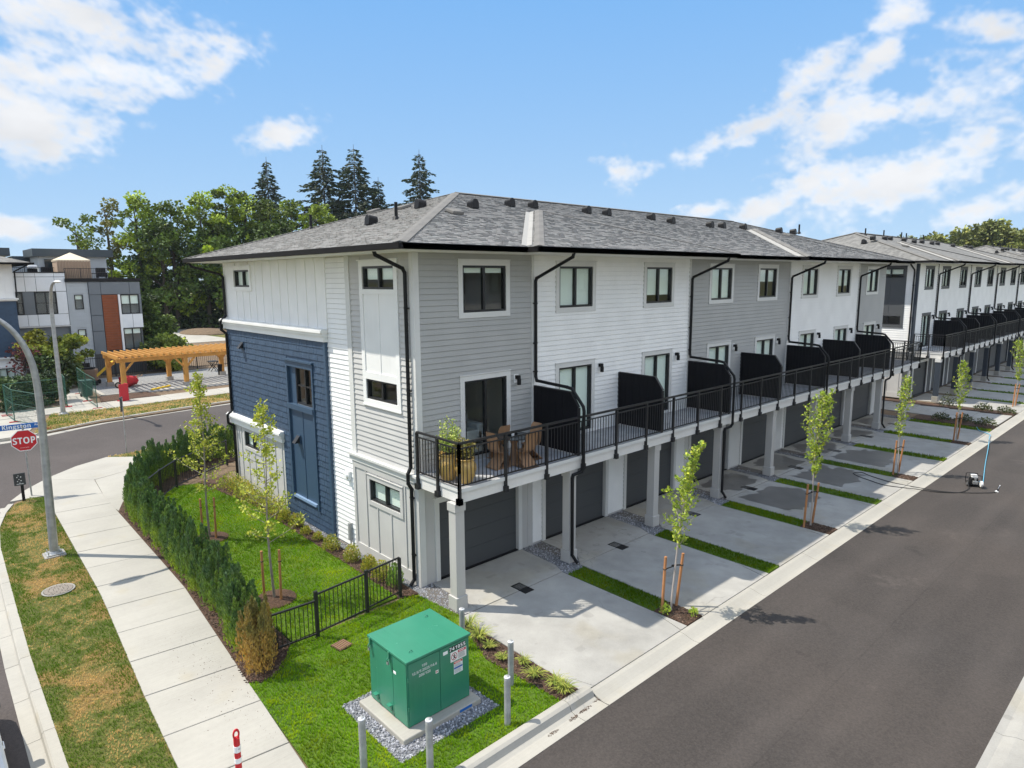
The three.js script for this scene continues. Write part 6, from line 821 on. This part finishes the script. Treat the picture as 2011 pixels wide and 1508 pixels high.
{ // grey and white modern house with roof terrace, set back
  const h = T('modern_house', 'modern grey and white townhouse block with an orange timber strip', 'house', [0, 0, -50]), W = (n, x0, x1, y0, y1, z0, z1, m) => P(n, h, B(x0, x1, y0, y1, z0, z1), m);
  W('wall', -2.2, 6.4, 0, 7.6, -9, -.25, M.panelMid);
  const panel = (xs, y0, y1, z, m) => { for (let i = 0; i + 1 < xs.length; i++) P('panel', h, RB(xs[i] + .012, xs[i + 1] - .012, y0 + .01, y1 - .01, z - .05, z, .006), m); };
  W('upper_block', -2.19, 1.14, 4.22, 8.3, -4, -.06, M.charcoal);
  panel([-2.2, -1.5, -.8, .42, 1.15], 6.9, 8.02, .0, M.panelW); panel([-2.2, -1.5, -.8, .42, 1.15], 8.03, 8.34, .0, M.panelW); panel([-2.2, -1.55, -.9, .1, 1.15], 4.22, 5.12, .0, M.panelW); panel([.45, 1.15], 5.13, 6.88, .0, M.panelW); W('parapet_cap', -2.25, 1.2, 8.345, 8.4, -4, .05, M.black);
  panel([-1.72, -.98], 5.13, 6.88, -.02, M.panelMid);
  const frontAt = (dz) => Object.assign((a, b, c, d, e, f) => B(a, b, c, d, e + dz, f + dz), { dz });
  windowUnit(h, frontAt(.01), -2.12, -1.74, 5.16, 6.86, { trim: 0, single: true, cross: true, blind: .9 }); windowUnit(h, frontAt(.01), -.95, .42, 5.16, 6.86, { trim: 0, cross: true, blind: .45 });
  W('garage_front', -2.1, 1.15, 0, 4.2, -.6, -.3, M.charcoal); W('soffit_band', -2.15, 1.18, 4.12, 4.21, -.6, .02, M.trimG);
  boards(h, (u, v, d) => [u, v, d + .0], 1.17, 2.63, .05, 7.6, .3, [[1.6, 2.25, 5.4, 6.62], [1.6, 2.25, 2.62, 3.85], [1.56, 2.25, 0, 1.1]], M.lap2, false); P('wall_strip', h, panelWithHoles(frontP, 1.17, 2.63, 0, 7.6, .3, [[1.63, 2.22, 5.43, 6.6], [1.63, 2.2, 2.65, 3.82], [1.6, 2.2, 0, 1.06]]).map((g) => g.translate(0, 0, -.002)), M.lap2);
  windowUnit(h, frontAt(.03), 1.63, 2.22, 5.43, 6.6, { trim: 0, single: true, blind: .3 }); windowUnit(h, frontAt(.03), 1.63, 2.2, 2.65, 3.82, { trim: 0, single: true, blind: .4 }); P('door', h, B(1.6, 2.2, 0, 1.06, -.1, .02), M.black);
  panel([2.65, 3.5, 5.6, 6.42], 6.58, 7.6, .12, M.panelMid.clone()); panel([2.65, 3.5], 4.9, 6.57, .1, M.panelMid); panel([2.65, 3.5], 3.6, 4.88, .1, M.panelMid); panel([2.65, 3.5], 1.7, 3.58, .1, M.panelMid);
  for (let i = 0; i < 22; i++) P('timber_board', h, RB(3.52, 4.66, 2.0 + i * .207, 2.0 + i * .207 + .195, .06, .13, .008), M.cedar);
  P('post', h, RB(4.68, 4.84, 1.9, 6.56, .0, .22, .01), M.whiteP); windowUnit(h, frontAt(.12), 4.88, 6.24, 4.96, 6.54, { trim: 0, cross: true, blind: .5 }); panel([4.85, 5.65, 6.42], 3.76, 4.92, .12, M.panelW); windowUnit(h, frontAt(.12), 4.88, 6.2, 2.0, 3.73, { trim: 0, blind: .25 }); W('side_fin', 6.26, 6.42, 4.94, 6.57, -.1, .11, M.panelMid);
  W('roof_edge', 1.1, 6.5, 7.62, 7.9, -9, .16, M.black); W('lower_wall', 2.65, 6.4, 0, 1.9, -.5, .02, M.charcoal);
  // roof terrace: penthouse, canopy, rails
  W('penthouse', .1, 5.0, 7.9, 9.75, -8.5, -4.2, M.lap2); W('canopy_roof', -.3, 5.5, 9.72, 10.34, -9, -3.8, M.slate); W('glass_door', .5, 1.6, 7.95, 9.5, -4.2, -4.12, M.darkPane); W('stair_roof', -1.1, .6, 9.3, 9.85, -12, -8.9, M.slate); W('stair_block', -2.0, .6, 7.9, 9.3, -9, -8.7, M.lap2); W('canopy_roof', -5.5, -1.2, 9.87, 10.55, -14, -9, M.slate);
  const rl = (a, b, z, y) => { P('handrail', h, B(a, b, y + .75, y + .79, z - .02, z + .02), M.blackM); const g = []; for (let x = a; x <= b; x += .12) g.push(B(x - .008, x + .008, y, y + .75, z - .008, z + .008)); for (let x = a; x <= b + .1; x += 1.1) g.push(B(x - .025, x + .025, y, y + .78, z - .025, z + .025)); tag(P('balusters', h, g, M.blackM), null, null, null, 'stuff'); }; rl(1.2, 4.6, -.35, 7.92); rl(-2.2, 1.2, -2.5, 8.0); 
}
{ const g = T('gazebo', 'beige canvas gazebo with peaked roof on the roof terrace', 'gazebo', [2.0, 7.9, -52]); P('canopy', g, [new THREE.ConeGeometry(1.66, .62, 4, 3).rotateY(Math.PI / 4).translate(0, 1.78, 0), B(-1.16, 1.16, 1.36, 1.47, -1.16, 1.16)], M.canvas); const fold = []; for (let i = 0; i < 22; i++) fold.push(rod([-1.1 + i * .1048, 0, 1.1 + (i % 2) * .03], [-1.1 + i * .1048, 1.4, 1.1 + (i % 2) * .03], .06, .06, 6)); P('curtain', g, [...fold, B(-1.12, -1.08, 0, 1.4, -1.1, 1.1), B(1.08, 1.12, 0, 1.4, -1.1, 1.1)], mat([.42, .3, .21], .9)); for (const [x, z] of [[-1.1, 1.1], [1.1, 1.1], [-1.1, -1.1], [1.1, -1.1]]) P('pole', g, CY(.03, .03, 1.42, x, 0, z, 8), M.barkD); }
{ const ts = [['dark barbecue with a white cover on the roof terrace', -.5, 8.0], ['dark rattan seat on the roof terrace by the gazebo', .45, 8.0], ['dark patio seat at the terrace rail end', 4.0, 7.92], ['low terrace table beside the rail end', 3.45, 7.92]]; ts.forEach(([l, x, y], i) => { const t = T(['barbecue', 'rattan_armchair', 'patio_armchair', 'terrace_table'][i], l, i === 0 ? 'barbecue' : i === 3 ? 'table' : 'seat', [x, y, -51.4 - (i < 2 ? 1.6 : 0)]); if (i === 3) { P('top', t, RB(-.3, .3, .35, .4, -.3, .3, .01), M.black); for (const [a, b] of [[-.25, -.25], [.25, -.25], [-.25, .25], [.25, .25]]) P('leg', t, B(a - .02, a + .02, 0, .35, b - .02, b + .02), M.black); } else { P('body', t, [RB(-.35, .35, .1, .45, -.3, .3, .05, 2), RB(-.35, .35, .4, i ? .85 : .7, -.3, -.18, .04, 2)], M.black); if (!i) P('cover', t, RB(-.3, .3, .72, .98, -.3, .25, .06, 2), M.whiteP); for (const a of [-.3, .3]) P('leg', t, B(a - .03, a + .03, 0, .12, -.2, .2), M.black); } }); }
{ // white and navy house at the frame edge
  const h = T('navy_house', 'white and navy house with a hipped roof cut by the picture edge', 'house', [-2.55, 0, -46.5]); P('upper_wall', h, B(-12, 0, 6.5, 8.9, -10, 0), M.white); P('navy_wall', h, B(-12, 0, 2.3, 6.3, -10, .01), M.blue); P('lower_wall', h, panelWithHoles(frontP, -12, -.001, 0, 2.1, .2, [[-1.5, -.55, .6, 1.5]]), M.white); P('wall', h, B(-12, -.2, 0, 2.1, -9.9, -.6), M.white);
  for (const y of [6.3, 2.1]) P('cornice', h, [B(-12, .08, y, y + .09, -10, .1), B(-12, .16, y + .09, y + .19, -10, .2)], M.trimW); for (const x of [-1.9, -1.2, -.5]) P('batten', h, B(x - .03, x + .03, 6.52, 8.9, .001, .03), M.white);
  P('roof', h, faces([[[-13, 9, 1.1], [1.1, 9, 1.1], [-4.6, 10.7, -4.8]], [[1.1, 9, 1.1], [1.1, 9, -11], [-4.6, 10.7, -4.8]], [[-13, 9, 1.1], [1.1, 9, 1.1], [1.1, 9, -11], [-13, 9, -11]]]), M.roofBase); P('gutter', h, [B(-13, 1.2, 8.88, 9.02, 1.02, 1.14), B(1.08, 1.2, 8.88, 9.02, -11, 1.0)], M.gutter); windowUnit(h, frontF, -1.5, -.55, .6, 1.5, { trim: .1, trimMat: M.trimW }); P('downspout', h, pipe([[.9, 8.9, .95], [.1, 8.4, .12], [.06, 6.6, .12]], .05), M.black);
  const st = [[-.5, 8.8], [.9, 8.2]];
}
// picket fence behind the yard, temporary mesh panels, site clutter
{ const f = T('yard_fence', 'tall black metal fence between the grey house and the gravel yard', 'fence'); const g = []; for (let i = 0; i < 78; i++) P('picket', f, B(1.6 + i * .16 - .012, 1.6 + i * .16 + .012, .1, 1.7, -48.02, -47.996), M.blackM); P('rail', f, [B(1.5, 14.2, 1.55, 1.6, -48.03, -47.99)], M.blackM); P('rail', f, [B(1.5, 14.2, .2, .25, -48.03, -47.99)], M.blackM); for (let i = 0; i < 7; i++) P('post', f, B(1.5 + i * 2.1 - .04, 1.5 + i * 2.1 + .04, 0, 1.75, -48.05, -47.97), M.blackM); }
{
  const green = mat([.02, .09, .06], .6);
  const runs = [[[-4.95, -34.2], [-4.85, -31.9], 'temporary green mesh panel nearest the road'], [[-4.85, -31.8], [-3.9, -28.6], 'temporary green mesh panel slanting towards the kerb'], [[-4.95, -34.6], [-1.9, -34.9], 'temporary green mesh panel in front of the dark bushes'], [[-.62, -33.2], [-.55, -36.4], 'temporary dark mesh panel on the yard side of the path'], [[-.55, -36.6], [-.35, -40.2], 'second temporary mesh panel along the path'], [[-1.85, -35.2], [-1.5, -40.0], 'temporary mesh panel on the bush side of the path']];
  for (const [a, b, l] of runs) { const t = T('mesh_fence', l, 'temporary fence', [0, 0, 0], 0, 'temporary mesh fence panels'); const L = Math.hypot(b[0] - a[0], b[1] - a[1]), q = (u, y) => [lerp(a[0], b[0], u), y, lerp(a[1], b[1], u)]; P('frame', t, [rod(q(0, .03), q(0, 1.85), .022), rod(q(1, .03), q(1, 1.85), .022), rod(q(0, 1.83), q(1, 1.83), .02), rod(q(0, .12), q(1, .12), .02), rod(q(0, 1.05), q(1, 1.05), .012)], green); const w = []; for (let i = 1; i < L / .16; i++) w.push(rod(q(i * .16 / L, .12), q(i * .16 / L, 1.83), .0035, .0035, 3)); for (let y = .25; y < 1.8; y += .14) w.push(rod(q(0, y), q(1, y), .0035, .0035, 3)); tag(P('mesh', t, w, green), null, null, null, 'stuff'); for (const u of [0, 1]) P('foot', t, bar([q(u, 0)[0] - .25, .03, q(u, 0)[2]], [q(u, 0)[0] + .25, .03, q(u, 0)[2]], .05), M.redMatte); }
  const r = T('red_panel_box', 'bright red upright board standing at the pavement edge by the yard', 'red board', [1.22, .02, -34.85], .35); P('board', r, RB(-.3, .3, 0, 1.1, -.03, .03, .01), M.redMatte); P('side', r, RB(.26, .3, 0, 1.1, -.35, -.03, .01), M.redMatte); P('foot', r, B(-.3, .3, 0, .04, -.32, .15), M.redMatte);
  const w = T('wheelbarrow', 'red tipped wheelbarrow lying on the gravel under the pergola', 'wheelbarrow', [3.0, .02, -41.2], .3); P('tray', w, [new THREE.CylinderGeometry(.62, .4, .95, 5, 1, true).rotateZ(Math.PI / 2).scale(1, .8, 1).translate(0, .42, 0)], M.redMatte); P('handle', w, [rod([-1.0, .15, .25], [.9, .75, .2], .03), rod([-1.0, .15, -.25], [.9, .75, -.2], .03)], M.timber); { const wh = G('wheel', w); P('tyre', wh, new THREE.TorusGeometry(.17, .05, 8, 18).translate(-.85, .22, 0), M.rubber); P('rim', wh, new THREE.CylinderGeometry(.12, .12, .05, 12).rotateX(Math.PI / 2).translate(-.85, .22, 0), M.steel); }
  const lm = T('tracked_loader', 'small brown site machine with a yellow arm by the pergola post', 'loader', [1.1, .02, -44.2], -.4); P('body', lm, RB(-.5, .5, .3, 1.2, -.4, .4, .1, 2), mat([.25, .17, .12], .6)); P('cab', lm, RB(-.4, .35, 1.15, 1.3, -.36, .36, .05, 2), M.black); P('boom', lm, [bar([.4, .6, .2], [1.5, 1.6, .2], .16), bar([.4, .6, -.2], [1.5, 1.6, -.2], .16)], M.yellow); for (const z of [-.45, .45]) P('track', lm, RB(-.6, .6, 0, .34, z - .1, z + .1, .12, 3), M.rubber); P('bucket', lm, RB(1.4, 1.6, 1.4, 1.7, -.45, .45, .04), M.yellow);
  const bn = T('waste_bin', 'dark green wheeled bin inside the mesh fence', 'bin', [-.2, .02, -38.4], .2); P('body', bn, new THREE.CylinderGeometry(.42, .34, 1.0, 4).rotateY(Math.PI / 4).translate(0, .55, 0), mat([.02, .06, .05], .5)); P('lid', bn, RB(-.33, .33, 1.05, 1.14, -.34, .34, .03, 2), mat([.03, .09, .08], .5)); for (const x of [-.25, .25]) P('wheel', bn, new THREE.CylinderGeometry(.1, .1, .06, 12).rotateZ(Math.PI / 2).translate(x, .1, -.3), M.rubber);
  const lp = T('timber_beam', 'loose pale timber lying on the gravel by the wheelbarrow', 'timber', [4.4, .03, -38.6], .6); P('beam', lp, RB(-.9, .9, 0, .1, -.08, .08, .01), M.yellow);
  const st = T('folding_trestle', 'dark folding trestle under the far end of the pergola', 'trestle', [10.4, .02, -45.5]); for (const z of [-.3, .3]) { P('leg', st, bar([-.3, 0, z], [.3, .8, z], .05), M.blackM); P('leg', st, bar([.3, 0, z], [-.3, .8, z], .05), M.blackM); } P('top', st, RB(-.35, .35, .8, .85, -.4, .4, .01), M.blackM);
  const bl = T('waste_bin', 'black upright bin under the far end of the pergola', 'bin', [10.0, .02, -42.6]); P('body', bl, CY(.2, .22, .85, 0, 0, 0, 16), M.black); P('lid', bl, CY(.23, .2, .06, 0, .85, 0, 16), M.blackM);
  const pt = T('portable_toilet', 'pale green site cabin beyond the pergola', 'site cabin', [14.2, .02, -47.2]); P('cabin', pt, RB(-.55, .55, 0, 2.1, -.55, .55, .05, 2), mat([.2, .5, .36], .5)); P('door', pt, RB(-.35, .35, .1, 1.9, .55, .58, .02), mat([.25, .55, .42], .5)); P('roof', pt, RB(-.58, .58, 2.1, 2.25, -.58, .58, .06, 2), M.whiteP);
  const bench = T('picnic_table', 'weathered brown picnic table by the far lane', 'picnic table', [31, 0, -103], .3); P('top', bench, RB(-1.4, 1.4, 1.0, 1.1, -.7, .7, .02), mat([.3, .2, .17], .8)); for (const z of [-1.2, 1.2]) P('bench', bench, RB(-1.4, 1.4, .6, .7, z - .2, z + .2, .02), mat([.35, .25, .2], .8)); for (const x of [-1.1, 1.1]) P('leg', bench, [bar([x, 0, -1.1], [x, 1.0, .3], .12), bar([x, 0, 1.1], [x, 1.0, -.3], .12)], mat([.3, .2, .17], .8));
  const bb = T('picnic_table', 'pale table in front of the brown picnic table', 'picnic table', [29.2, 0, -102.4], .1); P('top', bb, RB(-1.2, 1.2, 1.2, 1.3, -.6, .6, .02), M.timber); for (const x of [-1, 1]) P('leg', bb, B(x - .08, x + .08, 0, 1.2, -.4, .4), M.timber);
  const wf = T('wire_fence', 'low wire fence along the field in front of the wood', 'fence'); for (let i = 0; i < 13; i++) P('post', wf, CY(.06, .06, 1.5, 24 + i * 2, 0, -111 + i * .15, 6), M.galvDull); P('wire', wf, [.5, .95, 1.4].map((y) => rod([24, y, -111], [48, y, -109.2], .02, .02, 4)), M.galvDull);
  const fl = new Leaves(910), RF = fl.R; for (let i = 0; i < 2600; i++) { const x = 22 + RF() * 30; fl.add(x, RF() * 1.6, -113.5 - RF() * 2 + (x - 22) * .08, .5 + .3 * RF(), V(RF() - .5, 1, RF() - .5), scl([.1, .17, .03], .5 + .9 * RF()), .5); } const wd = new THREE.Mesh(fin(fl.geo()), M.leafFar); wd.name = 'weeds'; tag(wd, 'rough green weeds along the wire fence', 'weeds', null, 'stuff'); scene.add(wd);
  const lg = T('log', 'long pale log lying by the far lane', 'log', [25.2, .35, -104.5], .1); P('trunk', lg, rod([-3, 0, 0], [3, 0, 0], .4, .35, 10), M.timber);
}
renderer.render(scene, camera);
